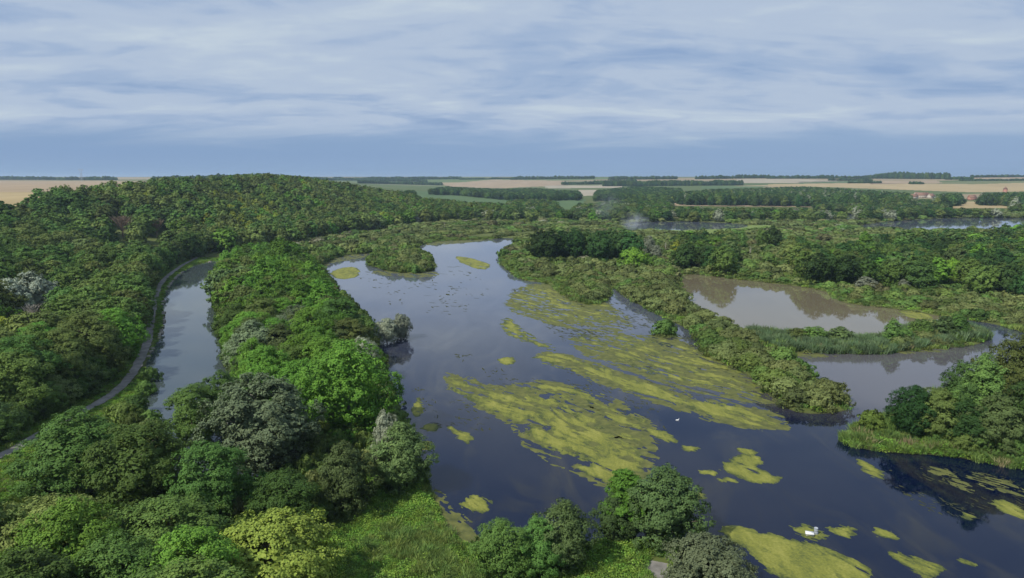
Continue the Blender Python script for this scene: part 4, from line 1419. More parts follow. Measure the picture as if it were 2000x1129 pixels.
# ------------------------------------------------------------------ algae mats on the lake
def algae_mat():
    m, t, out = new_mat('algae')
    tc = N(t, "ShaderNodeTexCoord")
    mp = N(t, "ShaderNodeMapping"); mp.inputs["Rotation"].default_value = (0, 0, math.radians(42)); mp.inputs["Scale"].default_value = (0.9, 0.3, 1)
    L(t, tc.outputs["Object"], mp.inputs[0])
    n1 = N(t, "ShaderNodeTexNoise", i_Scale=0.35, i_Detail=9.0, i_Roughness=0.68, i_Distortion=0.8)
    L(t, mp.outputs[0], n1.inputs["Vector"])
    n2 = N(t, "ShaderNodeTexNoise", i_Scale=3.0, i_Detail=5.0)
    L(t, tc.outputs["Object"], n2.inputs["Vector"])
    f = math_node(t, 'MULTIPLY_ADD', n2.outputs[0], 0.35, math_node(t, 'MULTIPLY', n1.outputs[0], 0.75))
    # thin weed lies drowned and olive, thick weed dries out yellow
    at = N(t, 'ShaderNodeAttribute', attribute_name='thick')
    th = N(t, 'ShaderNodeMapRange'); th.inputs[1].default_value = 0.0; th.inputs[2].default_value = 0.55; th.inputs[3].default_value = -0.17; th.inputs[4].default_value = 0.02
    L(t, at.outputs['Fac'], th.inputs[0])
    fa = math_node(t, 'ADD', f, th.outputs[0])
    r = ramp(t, [(0.36, (0.045, 0.060, 0.018)), (0.46, (0.105, 0.120, 0.026)), (0.56, (0.160, 0.170, 0.030)), (0.72, (0.245, 0.240, 0.055))], fa)
    p = N(t, "ShaderNodeBsdfPrincipled"); p.inputs["Roughness"].default_value = 0.8; p.inputs["Specular IOR Level"].default_value = 0.25
    L(t, r.outputs[0], p.inputs["Base Color"])
    b = N(t, "ShaderNodeBump"); b.inputs["Strength"].default_value = 0.5; b.inputs["Distance"].default_value = 0.15
    L(t, f, b.inputs["Height"]); L(t, b.outputs[0], p.inputs["Normal"])
    L(t, p.outputs[0], out.inputs[0])
    return m


M['algae'] = algae_mat()
M['dullalgae'] = simple_mat('algae_dull', (0.050, 0.062, 0.022), (0.135, 0.14, 0.040), 0.6, detail=8)
M['darkweed'] = simple_mat('dark_weed', (0.020, 0.024, 0.010), (0.055, 0.060, 0.020), 1.5)
FA = np.array(G(1265, 912)) - np.array(G(868, 735)); FA = FA / np.hypot(*FA)


def field_mesh(name, xs, ys, F, mat, hgt):
    """outline of F > 0 on a grid, cells cut where the outline passes; the rim lies on the water, the middle swells up"""
    ny, nx = F.shape
    key = {}
    V = []; Tt = []; TH = []

    def vert(k, x, y, f):
        if k not in key:
            key[k] = len(V)
            V.append((x, y, 0.004 + hgt * min(1.0, max(0.0, f) * 2.5))); TH.append(min(1.0, max(0.0, f)))
        return key[k]
    ins = F > 0
    any4 = ins[:-1, :-1] | ins[1:, :-1] | ins[:-1, 1:] | ins[1:, 1:]
    for j, i in zip(*np.nonzero(any4)):
        cs = ((j, i), (j, i + 1), (j + 1, i + 1), (j + 1, i))
        ring = []
        for a in range(4):
            p = cs[a]; q = cs[(a + 1) % 4]
            fp, fq = F[p], F[q]
            if fp > 0:
                ring.append(vert(p, xs[p[1]], ys[p[0]], fp))
            if (fp > 0) != (fq > 0):
                t = fp / (fp - fq)
                ek = (min(p, q), max(p, q))
                ring.append(vert(ek, xs[p[1]] + (xs[q[1]] - xs[p[1]]) * t, ys[p[0]] + (ys[q[0]] - ys[p[0]]) * t, 0.0))
        for k in range(1, len(ring) - 1):
            Tt.append((ring[0], ring[k], ring[k + 1]))
    if not Tt:
        return None
    me = mesh_np(name, V, None, np.array(Tt), [mat], smooth=True)
    at = me.attributes.new('thick', 'FLOAT', 'POINT')
    if len(at.data) == len(TH):
        at.data.foreach_set('value', np.array(TH, np.float32))
    return me


def algae(poly, label, seed, cell=0.3, edge=1.2, rag=1.0, holes=0.25, mat='algae', z=0.05, name="algae_mat", group=None, thin=None):
    P = smooth_poly(GP(poly), 1)
    x0, y0 = P.min(0) - 2; x1, y1 = P.max(0) + 2
    xs = np.arange(x0, x1, cell); ys = np.arange(y0, y1, cell * 1.0)
    X, Y = np.meshgrid(xs, ys)
    sd = sdist(P, X, Y)
    size = min(x1 - x0, y1 - y0) - 4
    lam = min(max(size * 0.45, 1.3), 8.0)
    # the drift bends the streaks a little
    wx = (fbm(X / 14, Y / 14, seed + 31, 2) - 0.5) * 5; wy = (fbm(X / 14, Y / 14, seed + 32, 2) - 0.5) * 5
    a = (X + wx) * FA[0] + (Y + wy) * FA[1]; b = -(X + wx) * FA[1] + (Y + wy) * FA[0]
    n1 = fbm(a / lam, b / (lam * 0.38), seed, 4) - 0.5
    n2 = fbm(a / 1.3, b / 0.55, seed + 5, 3) - 0.5
    n3 = fbm(a / (lam * 1.1), b / (lam * 0.22), seed + 9, 5)
    n4 = fbm(a / 2.2, b / 1.0, seed + 12, 3)
    F = np.clip(sd / edge, -2, 1.6) * 0.5 + rag * (n1 * 2.0 * min(1.0, 0.35 + lam / 12) + n2 * 1.1)
    hl = np.full(X.shape, holes)
    if thin is not None:
        for tp, amt in thin:
            hl = hl + amt * sstep(-2.5, 2.5, sdist(GP(tp), X, Y))
    F = np.minimum(F, (n3 * 0.62 + n4 * 0.38 - hl) * 4.0 + 0.5 * n2)
    me = field_mesh("algae_mat", xs, ys, F, M[mat], z)
    if me is None:
        print("no algae", label)
        return
    return tag(link(name, me), label, 'algae', group)


algae([(868, 732), (905, 742), (955, 766), (1000, 772), (1030, 752), (1090, 750), (1130, 758), (1165, 783), (1215, 803), (1268, 819), (1252, 835), (1268, 850), (1242, 885), (1266, 912), (1240, 940), (1205, 949),
       (1150, 926), (1122, 914), (1158, 907), (1100, 892), (1040, 864), (1026, 846), (1035, 832), (985, 812), (940, 796), (895, 766)],
      'largest yellow-green algae mat, trailing across the middle of the lake', 100, 0.25, 1.6, 0.75, 0.40,
      thin=[([(1000, 765), (1060, 760), (1130, 765), (1250, 818), (1268, 852), (1240, 890), (1190, 860), (1120, 820), (1050, 790)], 0.10), ([(880, 735), (1000, 770), (1030, 800), (960, 790)], 0.06)])
algae([(1035, 692), (1100, 688), (1130, 703), (1180, 718), (1250, 743), (1310, 763), (1330, 778), (1400, 788), (1470, 800), (1532, 823), (1525, 834), (1470, 832), (1410, 822), (1340, 800), (1290, 778),
       (1240, 768), (1180, 744), (1120, 722), (1080, 716)], 'long yellow-green algae band running beside the largest mat', 110, 0.28, 1.6, 0.8, 0.40)
algae([(1105, 652), (1180, 658), (1250, 652), (1345, 672), (1400, 700), (1450, 727), (1500, 765), (1525, 785), (1480, 778), (1420, 762), (1380, 752), (1300, 748), (1250, 718), (1200, 702), (1150, 688)],
      'broken olive algae sheet against the shrubby dyke', 120, 0.33, 2.5, 0.9, 0.475)
algae([(985, 590), (1018, 558), (1070, 555), (1112, 577), (1195, 598), (1205, 625), (1150, 633), (1090, 622), (1100, 640), (1060, 625), (1000, 606)], 'green algae sheet below the shrubby islet', 130, 0.42, 3.0, 0.9, 0.465)
algae([(972, 627), (1000, 618), (1012, 640), (1052, 664), (1090, 675), (1085, 688), (1030, 667), (990, 652)], 'curved algae streak leading from the islet to the long band', 140, 0.33, 1.5, 0.8, 0.43)
SMALL = [
    ([(1252, 834), (1290, 838), (1324, 857), (1320, 867), (1275, 854)], 'narrow algae patch off the end of the largest mat'),
    ([(1328, 871), (1365, 870), (1366, 882), (1335, 884)], 'small oval algae patch beyond the narrow one'),
    ([(968, 700), (1000, 696), (1009, 708), (985, 716)], 'small algae patch beside the start of the long band'),
    ([(884, 500), (920, 503), (964, 519), (942, 529), (905, 516)], 'yellow algae bar in the narrow head of the lake'),
    ([(900, 977), (935, 961), (961, 984), (956, 1001), (910, 999)], 'round yellow algae raft off the meadow shore'),
    ([(802, 812), (812, 784), (820, 774), (828, 806), (815, 815)], 'tapered algae patch near the bank below the grey willows'),
    ([(815, 834), (855, 824), (863, 836), (845, 844)], 'little algae patch next to the tapered one'),
    ([(868, 828), (910, 844), (937, 860), (905, 867)], 'brownish algae strip off the dark waterside tree'),
    ([(822, 862), (842, 860), (845, 875), (828, 884)], 'algae scrap touching the dark waterside tree'),
    ([(1404, 912), (1440, 888), (1475, 889), (1492, 905), (1480, 915), (1542, 938), (1480, 946), (1430, 931)], 'bright algae raft with a pointed end in open water'),
    ([(1436, 872), (1482, 880), (1476, 892), (1445, 886)], 'thin algae scrap above the pointed raft'),
    ([(1364, 917), (1400, 920), (1402, 928), (1370, 926)], 'thin algae scrap beside the pointed raft'),
    ([(1398, 932), (1440, 934), (1442, 942), (1410, 943)], 'flat algae scrap between the alder and the pointed raft'),
    ([(1398, 1029), (1440, 1028), (1520, 1048), (1590, 1063), (1650, 1083), (1692, 1104), (1703, 1140), (1560, 1150), (1490, 1112), (1440, 1062)], 'large solid algae raft beside the grey-green round tree'),
    ([(1538, 1031), (1575, 1023), (1600, 1034), (1617, 1050), (1590, 1057), (1560, 1046)], 'small algae raft carrying the white tub'),
    ([(1612, 1027), (1672, 1027), (1667, 1041), (1650, 1052), (1625, 1041)], 'broken algae raft next to the one with the tub'),
    ([(1700, 1031), (1735, 1034), (1762, 1050), (1740, 1057), (1715, 1046)], 'oblong algae raft alone in dark water'),
    ([(1718, 1069), (1760, 1081), (1830, 1099), (1852, 1115), (1835, 1131), (1800, 1127), (1760, 1097)], 'long pointed algae raft trailing toward the island reflection'),
    ([(1858, 1087), (1905, 1097), (1917, 1107), (1880, 1104)], 'small algae raft beside the long pointed one'),
    ([(1672, 895), (1695, 903), (1735, 930), (1710, 937), (1680, 913)], 'algae tail off the tip of the reed-fringed island'),
    ([(1875, 999), (1905, 1004), (1902, 1016), (1880, 1010)], 'small algae scrap in the dark island reflection'),
    ([(1930, 976), (1970, 978), (2010, 1003), (2005, 1018), (1950, 997)], 'yellow algae raft at the rim of the island reflection'),
    ([(1340, 957), (1382, 963), (1372, 979), (1340, 977)], 'algae patch just behind the large layered alder'),
    ([(640, 532), (680, 520), (702, 525), (702, 541), (660, 547)], 'dull algae sheet in the cove at the lake head'),
    ([(1745, 604), (1800, 609), (1832, 624), (1780, 624)], 'algae fringe at the far corner of the silty pond'),
]
for i, (p, lab) in enumerate(SMALL):
    algae(p, lab, 200 + i * 7, 0.16 if p[0][1] > 800 else 0.35, 0.9, 0.75, 0.30)
DULL = [
    ([(858, 728), (910, 735), (960, 755), (1030, 742), (1130, 748), (1230, 793), (1282, 820), (1282, 870), (1275, 930), (1205, 958), (1110, 922), (1030, 872), (980, 824), (890, 780)], 'thin drowned weed fringing the largest algae mat'),
    ([(1028, 684), (1130, 694), (1330, 766), (1480, 793), (1548, 825), (1520, 844), (1400, 830), (1280, 787), (1120, 732)], 'thin drowned weed fringing the long algae band'),
    ([(1105, 652), (1250, 650), (1350, 672), (1450, 727), (1530, 785), (1480, 790), (1380, 770), (1300, 755), (1200, 712), (1130, 690)], 'sparse olive weed between the long algae band and the dyke'),
    ([(985, 590), (1018, 556), (1070, 553), (1112, 577), (1205, 598), (1250, 640), (1180, 655), (1090, 640), (1000, 612)], 'sparse olive weed around the algae sheet below the islet'),
    ([(1100, 760), (1270, 815), (1275, 860), (1230, 880), (1150, 850), (1060, 800)], 'sparse olive weed along the flank of the largest algae mat'),
    ([(826, 956), (862, 958), (862, 980), (892, 1000), (932, 1028), (938, 1078), (900, 1084), (860, 1045), (838, 1005)], 'olive algae shallows along the meadow shore'),
    ([(618, 514), (660, 499), (728, 491), (722, 502), (660, 510), (625, 526)], 'pale algae strip along the cove shore'),
    ([(715, 530), (760, 527), (850, 530), (860, 540), (780, 543)], 'algae skirt below the shrubby headland'),
    ([(820, 473), (870, 465), (1000, 459), (960, 469), (880, 477), (830, 480)], 'algae strip across the head of the lake'),
    ([(1700, 668), (1760, 672), (1880, 668), (1860, 684), (1740, 694)], 'olive algae skirt along the reed spit'),
    ([(1520, 690), (1600, 690), (1640, 697), (1560, 700)], 'algae skirt under the trees of the reed spit'),
    ([(1060, 548), (1110, 582), (1195, 590), (1200, 605), (1120, 600), (1050, 565)], 'algae skirt round the shrubby islet'),
    ([(1840, 912), (1870, 930), (1905, 955), (1890, 962), (1850, 940), (1800, 915)], 'olive weed streak in the island reflection'),
    ([(1890, 922), (1940, 930), (2000, 955), (2005, 972), (1950, 960), (1900, 940)], 'broad olive weed streak in the island reflection'),
    ([(1300, 640), (1325, 650), (1345, 690), (1440, 725), (1480, 770), (1420, 745), (1330, 695)], 'olive algae fringe along the foot of the dyke'),
]
for i, (p, lab) in enumerate(DULL):
    algae(p, lab, 500 + i * 7, 0.4 if p[0][1] < 800 else 0.28, 1.4, 0.8, 0.45, 'dullalgae', 0.035)


def weed_flecks():
    """countless little dark weed tips that break the surface, drawn out along the drift"""
    r = np.random.default_rng(3)
    zones = [([(880, 690), (1040, 700), (1330, 790), (1260, 910), (1040, 800)], 420), ([(1100, 640), (1350, 660), (1560, 800), (1300, 770)], 900), ([(990, 560), (1200, 590), (1330, 650), (1100, 670)], 700),
             ([(690, 530), (900, 520), (960, 560), (900, 620), (760, 600)], 150), ([(790, 740), (900, 780), (990, 840), (860, 850)], 120), ([(1690, 900), (2000, 930), (2000, 1040), (1800, 1000)], 160)]
    V = []; Tt = []
    for poly, n in zones:
        P = GP(poly)
        x = P[:, 0].min() + r.random(n * 3) * np.ptp(P[:, 0]); y = P[:, 1].min() + r.random(n * 3) * np.ptp(P[:, 1])
        ok = inside(P, x, y) & (fbm(x / 9, y / 9, 44, 3) > 0.47)
        for xx, yy in list(zip(x[ok], y[ok]))[:n]:
            far = math.hypot(xx, yy) / 150
            ln = (0.3 + 1.0 * r.random() ** 2) * far; wd = (0.10 + 0.16 * r.random()) * far
            th = math.atan2(FA[1], FA[0]) + r.normal() * 0.45
            k = len(V); m = 8
            V.append((xx, yy, 0.03))
            for q in range(m):
                a = 2 * math.pi * q / m; rr = 0.6 + 0.6 * r.random()
                lx, ly = math.cos(a) * ln * rr, math.sin(a) * wd * rr
                V.append((xx + lx * math.cos(th) - ly * math.sin(th), yy + lx * math.sin(th) + ly * math.cos(th), 0.004))
            for q in range(m):
                Tt.append((k, k + 1 + q, k + 1 + (q + 1) % m))
    tag(link("water_weed", mesh_np("water_weed", V, None, np.array(Tt), [M['darkweed']])), 'dark flecks of water weed breaking the lake surface', 'water weed', kind='stuff')


weed_flecks()

# ------------------------------------------------------------------ fields on the slopes beyond the valley
def field(poly, c1, c2, scale=0.02):
    us = [p[0] for p in poly]; vs = [p[1] for p in poly]
    du = 5.0; dv = 0.6
    xs = np.arange(min(us) - du, max(us) + du * 2, du); ys = np.arange(min(vs) - dv, max(vs) + dv * 2, dv)
    P = {}
    V = []; Q = []

    def vert(i, j):
        if (i, j) not in P:
            p = land_hit(xs[i], ys[j])
            if p is None:
                P[i, j] = -1
            else:
                P[i, j] = len(V); V.append((p[0], p[1], p[2] + 0.35))
        return P[i, j]
    for j in range(len(ys) - 1):
        for i in range(len(xs) - 1):
            if inside(poly, np.array([xs[i] + du / 2]), np.array([ys[j] + dv / 2]))[0]:
                q = [vert(i, j), vert(i + 1, j), vert(i + 1, j + 1), vert(i, j + 1)]
                if min(q) >= 0:
                    d = [math.hypot(V[k][0], V[k][1]) for k in q]
                    if max(d) < min(d) * 1.6:
                        Q.append(q)
    if not Q:
        print("field missed", poly[0]); return
    m = simple_mat('field_soil', c1, c2, scale, detail=6, stretch=(1, 0.3, 1))
    tag(link("field", mesh_np("field", V, np.array(Q), None, [m], smooth=True)), kind="structure")


STUB = ((0.25, 0.19, 0.12), (0.33, 0.25, 0.16)); GRASS = ((0.06, 0.105, 0.036), (0.085, 0.135, 0.048)); WHEAT = ((0.29, 0.225, 0.115), (0.36, 0.28, 0.15)); PALE = ((0.27, 0.235, 0.175), (0.34, 0.30, 0.22))
for poly, (c1, c2) in (
    ([(-60, 376), (-60, 353), (262, 354), (262, 368), (130, 376)], STUB),
    ([(-60, 420), (-60, 376), (140, 376), (100, 400), (60, 420)], WHEAT),
    ([(790, 373), (900, 376), (1010, 388), (1000, 398), (900, 396), (800, 388)], GRASS),
    ([(862, 360), (960, 351), (1100, 353), (1100, 362), (980, 368), (880, 366)], STUB),
    ([(1060, 363), (1215, 362), (1215, 367), (1070, 368)], PALE),
    ([(1040, 388), (1145, 390), (1130, 412), (1040, 404)], GRASS),
    ([(1310, 393), (1420, 394), (1600, 398), (1600, 405), (1310, 402)], STUB),
    ([(1500, 396), (1620, 396), (1620, 403), (1500, 403)], GRASS),
    ([(1440, 350), (1560, 350), (1650, 354), (1540, 358), (1440, 358)], PALE),
    ([(1560, 355), (1680, 353), (1700, 356), (1560, 359)], GRASS),
    ([(1500, 360), (1700, 358), (1900, 360), (2060, 356), (2060, 373), (1900, 376), (1760, 371), (1640, 366), (1500, 364)], WHEAT),
    ([(1690, 354), (1830, 353), (1840, 358), (1700, 360)], STUB),
    ([(1890, 347), (2060, 345), (2060, 352), (1890, 352)], STUB),
    ([(1370, 364), (1500, 364), (1470, 368), (1370, 369)], GRASS),
    ([(1130, 371), (1168, 371), (1162, 382), (1136, 383)], PALE),
    ([(1860, 394), (1975, 394), (1975, 407), (1860, 407)], WHEAT),
    ([(1215, 447), (1500, 440), (1560, 448), (1330, 463), (1250, 460)], ((0.11, 0.17, 0.04), (0.16, 0.2, 0.05))),
    ([(1085, 467), (1085, 472), (1020, 473), (1022, 469)], PALE)):
    field(poly, c1, c2)


# far woods on the skyline: too far to tell the trees apart
def far_woods():
    spec = [((-60, 351), (225, 352), 1, 15), ((300, 352), (640, 352), 1, 14), ((600, 352), (900, 350), 2, 14), ((1000, 351), (1160, 349), 1, 15), ((1190, 351), (1320, 350), 1, 14), ((1100, 361), (1180, 360), 1, 12), ((1180, 364), (1450, 362), 3, 16),
            ((1360, 350), (1500, 348), 1, 16), ((1500, 349), (1720, 349), 1, 14), ((1715, 349), (1855, 350), 2, 22), ((1850, 351), (1900, 351), 1, 10), ((1900, 347), (2060, 346), 1, 12), ((1620, 353), (1700, 353), 1, 9), ((1660, 358), (1720, 358), 1, 8),
            ((1780, 360), (1800, 360), 1, 9), ((1880, 353), (2060, 353), 1, 7), ((640, 352), (830, 355), 2, 12), ((700, 358), (860, 362), 2, 12), ((1160, 358), (1240, 356), 1, 12), ((900, 351), (1020, 349), 1, 9)]
    r = np.random.default_rng(8)
    models = [joined_tree('dark', 2, 0), joined_tree('dark', 2, 1), joined_tree('ash', 2, 0)]
    P = []; S = []; I = []
    for (u0, v0), (u1, v1), rows, h in spec:
        n = int(abs(u1 - u0) / 2.2)
        for k in range(n):
            f = k / max(1, n - 1)
            hit = land_hit(u0 + (u1 - u0) * f, v0 + (v1 - v0) * f, 0.0, 9000)
            if hit is None:
                dd = 3600.0
                d = ray(u0 + (u1 - u0) * f, v0); x, y = d[0] / d[1] * dd, dd
            else:
                x, y, _ = hit
            dd = math.hypot(x, y)
            if dd > 6500:
                x *= 6500 / dd; y *= 6500 / dd; dd = 6500
            sp = dd * 2.2 / FPX
            for q in range(rows * 2):
                xx = x + r.normal() * sp * 0.5; yy = y + q * sp * 1.5 + r.normal() * sp * 0.5
                hh = h * (0.75 + 0.5 * r.random()) * (0.8 + 0.4 * float(vnoise(u0 / 9 + k * 0.13, 3.3, 5)))
                P.append((xx, yy, T1(xx, yy) - 1.0)); R = max(6.0, sp * 1.2); S.append((R / 6.6, R / 6.6, hh / 16)); I.append(int(r.integers(3)))
    scatter("far_woods", models, P, S, r.random(len(P)) * 6.28, I, 'bluish woods along the skyline fields', 'woodland')
    print("far woods", len(P))


far_woods()

# ------------------------------------------------------------------ village, pylon, small things
M['rooftile'] = simple_mat('roof_tile', (0.17, 0.10, 0.075), (0.24, 0.14, 0.10), 0.8)
M['render'] = simple_mat('house_wall', (0.36, 0.32, 0.27), (0.44, 0.40, 0.34), 0.5)
M['brick'] = simple_mat('brick_wall', (0.30, 0.15, 0.11), (0.38, 0.20, 0.15), 0.8)
M['white'] = simple_mat('white_plastic', (0.72, 0.72, 0.70), (0.82, 0.82, 0.80), 4.0, rough=0.5)
M['grey'] = simple_mat('grey_drum', (0.27, 0.30, 0.34), (0.36, 0.39, 0.43), 4.0, rough=0.5)
M['glass'] = simple_mat('window_dark', (0.03, 0.035, 0.04), (0.05, 0.055, 0.06), 2.0, rough=0.15, spec=0.5)
M['steel'] = simple_mat('galvanised_steel', (0.30, 0.32, 0.34), (0.40, 0.42, 0.44), 1.0, rough=0.5)


def box(cx_, cy_, cz, sx, sy, sz):
    v = np.array([(cx_ + i * sx / 2, cy_ + j * sy / 2, cz + k * sz) for k in (0, 1) for j in (-1, 1) for i in (-1, 1)])
    q = np.array([(0, 2, 3, 1), (4, 5, 7, 6), (0, 1, 5, 4), (2, 6, 7, 3), (0, 4, 6, 2), (1, 3, 7, 5)])
    return v, q


def house(x, y, w, d, hw, hr, rz, label, wall='render', group='houses of the far village', z=None):
    root = bpy.data.objects.new("house", None); col.objects.link(root)
    root.location = (x, y, T1(x, y) if z is None else z); root.rotation_euler = (0, 0, rz)
    tag(root, label, 'house', group)
    b = box(0, 0, -1, w, d, hw + 1)
    gv = np.array([(-w / 2, -d / 2, hw), (-w / 2, d / 2, hw), (-w / 2, 0, hw + hr * 0.94), (w / 2, -d / 2, hw), (w / 2, d / 2, hw), (w / 2, 0, hw + hr * 0.94)])
    link("wall", mesh_np("wall", np.vstack([b[0], gv]), b[1], np.array([(8, 10, 9), (11, 12, 13)]), [M[wall]]), root)
    e = 0.4
    slope = hr / (d / 2)
    rv = []
    for o in (0.06, 0.28):
        rv += [(-w / 2 - e, -d / 2 - e, hw - e * slope + o), (w / 2 + e, -d / 2 - e, hw - e * slope + o), (w / 2 + e, 0, hw + hr + o), (-w / 2 - e, 0, hw + hr + o), (-w / 2 - e, d / 2 + e, hw - e * slope + o), (w / 2 + e, d / 2 + e, hw - e * slope + o)]
    rq = [(6, 7, 8, 9), (9, 8, 11, 10), (3, 2, 1, 0), (4, 5, 2, 3), (0, 1, 7, 6), (5, 4, 10, 11), (0, 6, 9, 3), (3, 9, 10, 4), (7, 1, 2, 8), (8, 2, 5, 11)]
    roof = link("roof", mesh_np("roof", rv, np.array(rq), None, [M['rooftile']]), root)
    cv = box(w * 0.28, 0.3, hw + hr - 0.6, 0.8, 0.6, 1.9)
    link("chimney", mesh_np("chimney", cv[0], cv[1], None, [M['brick']]), roof)
    for k in (-1, 1):
        wv = box(k * w * 0.26, -d / 2 - 0.02, 0.9, 1.2, 0.16, 1.5)
        link("window", mesh_np("window", wv[0], wv[1], None, [M['glass']]), root)
    dv = box(0, -d / 2 - 0.02, 0.0, 1.1, 0.18, 2.1)
    link("door", mesh_np("door", dv[0], dv[1], None, [M['bark']]), root)
    return root


def at_base(u, v):
    return land_hit(u, v)


VILLAGE = [(1784, 388, 16, 9, 4.5, 5, 0.2, 'long low house with red tiled roof in the village'), (1800, 386, 20, 10, 5, 6, -0.1, 'largest red-roofed farmhouse in the village'), (1818, 387, 15, 9, 4.5, 5, 0.5, 'red-roofed house beside the largest farmhouse'),
           (1808, 384, 13, 8, 4, 4.5, 0.0, 'small red-roofed house behind the farmhouses'), (1790, 383, 12, 8, 4, 4.5, 0.3, 'red-roofed cottage behind the long low house'), (1898, 391, 14, 9, 5, 5, 0.1, 'lone brick house among the trees beyond the village')]
for u, v, w, d, hw, hr, rz, lab in VILLAGE:
    x, y, z = at_base(u, v)
    house(x, y, w, d, hw, hr, rz, lab, 'brick' if 'brick' in lab else 'render', z=z)
x, y, z = at_base(1220, 417)
house(x, y, 7, 6, 4.0, 4.5, 0.4, 'small white gabled house among the valley trees', group=None, z=z)


def church():
    x, y, z = at_base(1962, 384)
    root = bpy.data.objects.new("church", None); col.objects.link(root); root.location = (x, y, z); tag(root, 'brick church tower rising from the village trees', 'church')
    b = box(0, 0, -1, 6, 6, 17); link("tower", mesh_np("tower", b[0], b[1], None, [M['brick']]), root)
    n = box(9, 0, -1, 12, 8, 7); link("nave", mesh_np("nave", n[0], n[1], None, [M['brick']]), root)
    sv = np.array([(-3.3, -3.3, 15.95), (3.3, -3.3, 15.95), (3.3, 3.3, 15.95), (-3.3, 3.3, 15.95), (0, 0, 22)])
    link("spire", mesh_np("spire", sv, np.array([(3, 2, 1, 0)]), np.array([(0, 1, 4), (1, 2, 4), (2, 3, 4), (3, 0, 4)]), [M['rooftile']]), root)


church()


def pylon(u, d, h, label):
    x = (u - 1000) / FPX * d / CP; y = d
    root = bpy.data.objects.new("pylon", None); col.objects.link(root); root.location = (x, y, T1(x, y)); tag(root, label, 'pylon')
    w = h * 0.10
    for sx in (-1, 1):
        for sy in (-1, 1):
            t = tube((sx * w, sy * w, -0.5), (sx * w * 0.35, sy * w * 0.35, h * 0.68), 0.30, 0.22, 4, None, 2)
            link("leg", mesh_np("leg", t[0], t[1], None, [M['steel']]), root)
    parts = []
    for k in range(6):
        f0, f1 = k / 6, (k + 1) / 6
        for s in (-1, 1):
            a0, a1 = w * (1 - 0.65 * f0), w * (1 - 0.65 * f1)
            parts.append(tube((-a0, s * a0, h * 0.68 * f0), (a1, s * a1, h * 0.68 * f1), 0.13, 0.13, 4, None, 1))
            parts.append(tube((a0, s * a0, h * 0.68 * f0), (-a1, s * a1, h * 0.68 * f1), 0.13, 0.13, 4, None, 1))
    m = merge(parts); link("lattice", mesh_np("lattice", m[0], m[1], None, [M['steel']]), root)
    parts = []
    for s in (-1, 1):
        parts.append(tube((s * w * 0.35, 0, h * 0.66), (s * h * 0.13, 0, h), 0.35, 0.3, 4, None, 1))
        parts.append(tube((s * h * 0.13, 0, h * 0.97), (s * h * 0.20, 0, h), 0.25, 0.2, 4, None, 1))
    parts.append(tube((-h * 0.20, 0, h * 0.93), (h * 0.20, 0, h * 0.93), 0.4, 0.4, 4, None, 1))
    parts.append(tube((-h * 0.16, 0, h * 0.86), (h * 0.16, 0, h * 0.86), 0.25, 0.25, 4, None, 1))
    m = merge(parts); link("crossarm", mesh_np("crossarm", m[0], m[1], None, [M['steel']]), root)


pylon(181, 2150, 39, 'lattice power pylon on the stubble plateau above the wood')


def lathe(profile, sides=20):
    V = []; Q = []
    for r_, z_ in profile:
        for s in range(sides):
            a = 2 * math.pi * s / sides
            V.append((r_ * math.cos(a), r_ * math.sin(a), z_))
    for k in range(len(profile) - 1):
        for s in range(sides):
            Q.append((k * sides + s, k * sides + (s + 1) % sides, (k + 1) * sides + (s + 1) % sides, (k + 1) * sides + s))
    return np.array(V), np.array(Q)


def tub_and_drum():
    x, y = G(1581, 1045, 0.1)
    root = bpy.data.objects.new("plastic_tub", None); col.objects.link(root); root.location = (x, y, 0.02); root.rotation_euler = (math.radians(8), 0, math.radians(-14))
    tag(root, 'white plastic tub lying on the small algae raft', 'tub')
    w, d, h = 1.05, 0.62, 0.42
    bv = np.array([(sx * w / 2 * (0.92 if k == 0 else 1), sy * d / 2 * (0.9 if k == 0 else 1), k * h) for k in (0, 1) for sx, sy in ((-1, -1), (1, -1), (1, 1), (-1, 1))])
    link("body", mesh_np("body", bv, np.array([(3, 2, 1, 0), (0, 1, 5, 4), (1, 2, 6, 5), (2, 3, 7, 6), (3, 0, 4, 7)]), None, [M['white']]), root)
    b = box(0, 0, h - 0.005, w + 0.08, d + 0.08, 0.07); link("lid", mesh_np("lid", b[0], b[1], None, [M['white']]), root)
    for s in (-1, 1):
        b = box(s * (w / 2 + 0.05), 0, h * 0.55, 0.06, 0.26, 0.08); link("handle", mesh_np("handle", b[0], b[1], None, [M['grey']]), root)
    x, y = G(1594, 1043, 0.0)
    root = bpy.data.objects.new("drum", None); col.objects.link(root); root.location = (x, y, -0.08); root.rotation_euler = (math.radians(4), math.radians(-6), 0)
    tag(root, 'upright grey drum beside the white tub on the algae raft', 'drum')
    l = lathe([(0.0, 0), (0.27, 0), (0.28, 0.05), (0.27, 0.1), (0.27, 0.36), (0.285, 0.39), (0.27, 0.42), (0.27, 0.70), (0.285, 0.73), (0.27, 0.76), (0.27, 1.02), (0.28, 1.05)])
    link("body", mesh_np("body", l[0], l[1], None, [M['grey']], smooth=True), root)
    l = lathe([(0.27, 1.04), (0.25, 1.06), (0.24, 1.03), (0.0, 1.03)]); link("lid", mesh_np("lid", l[0], l[1], None, [M['grey']]), root)


tub_and_drum()


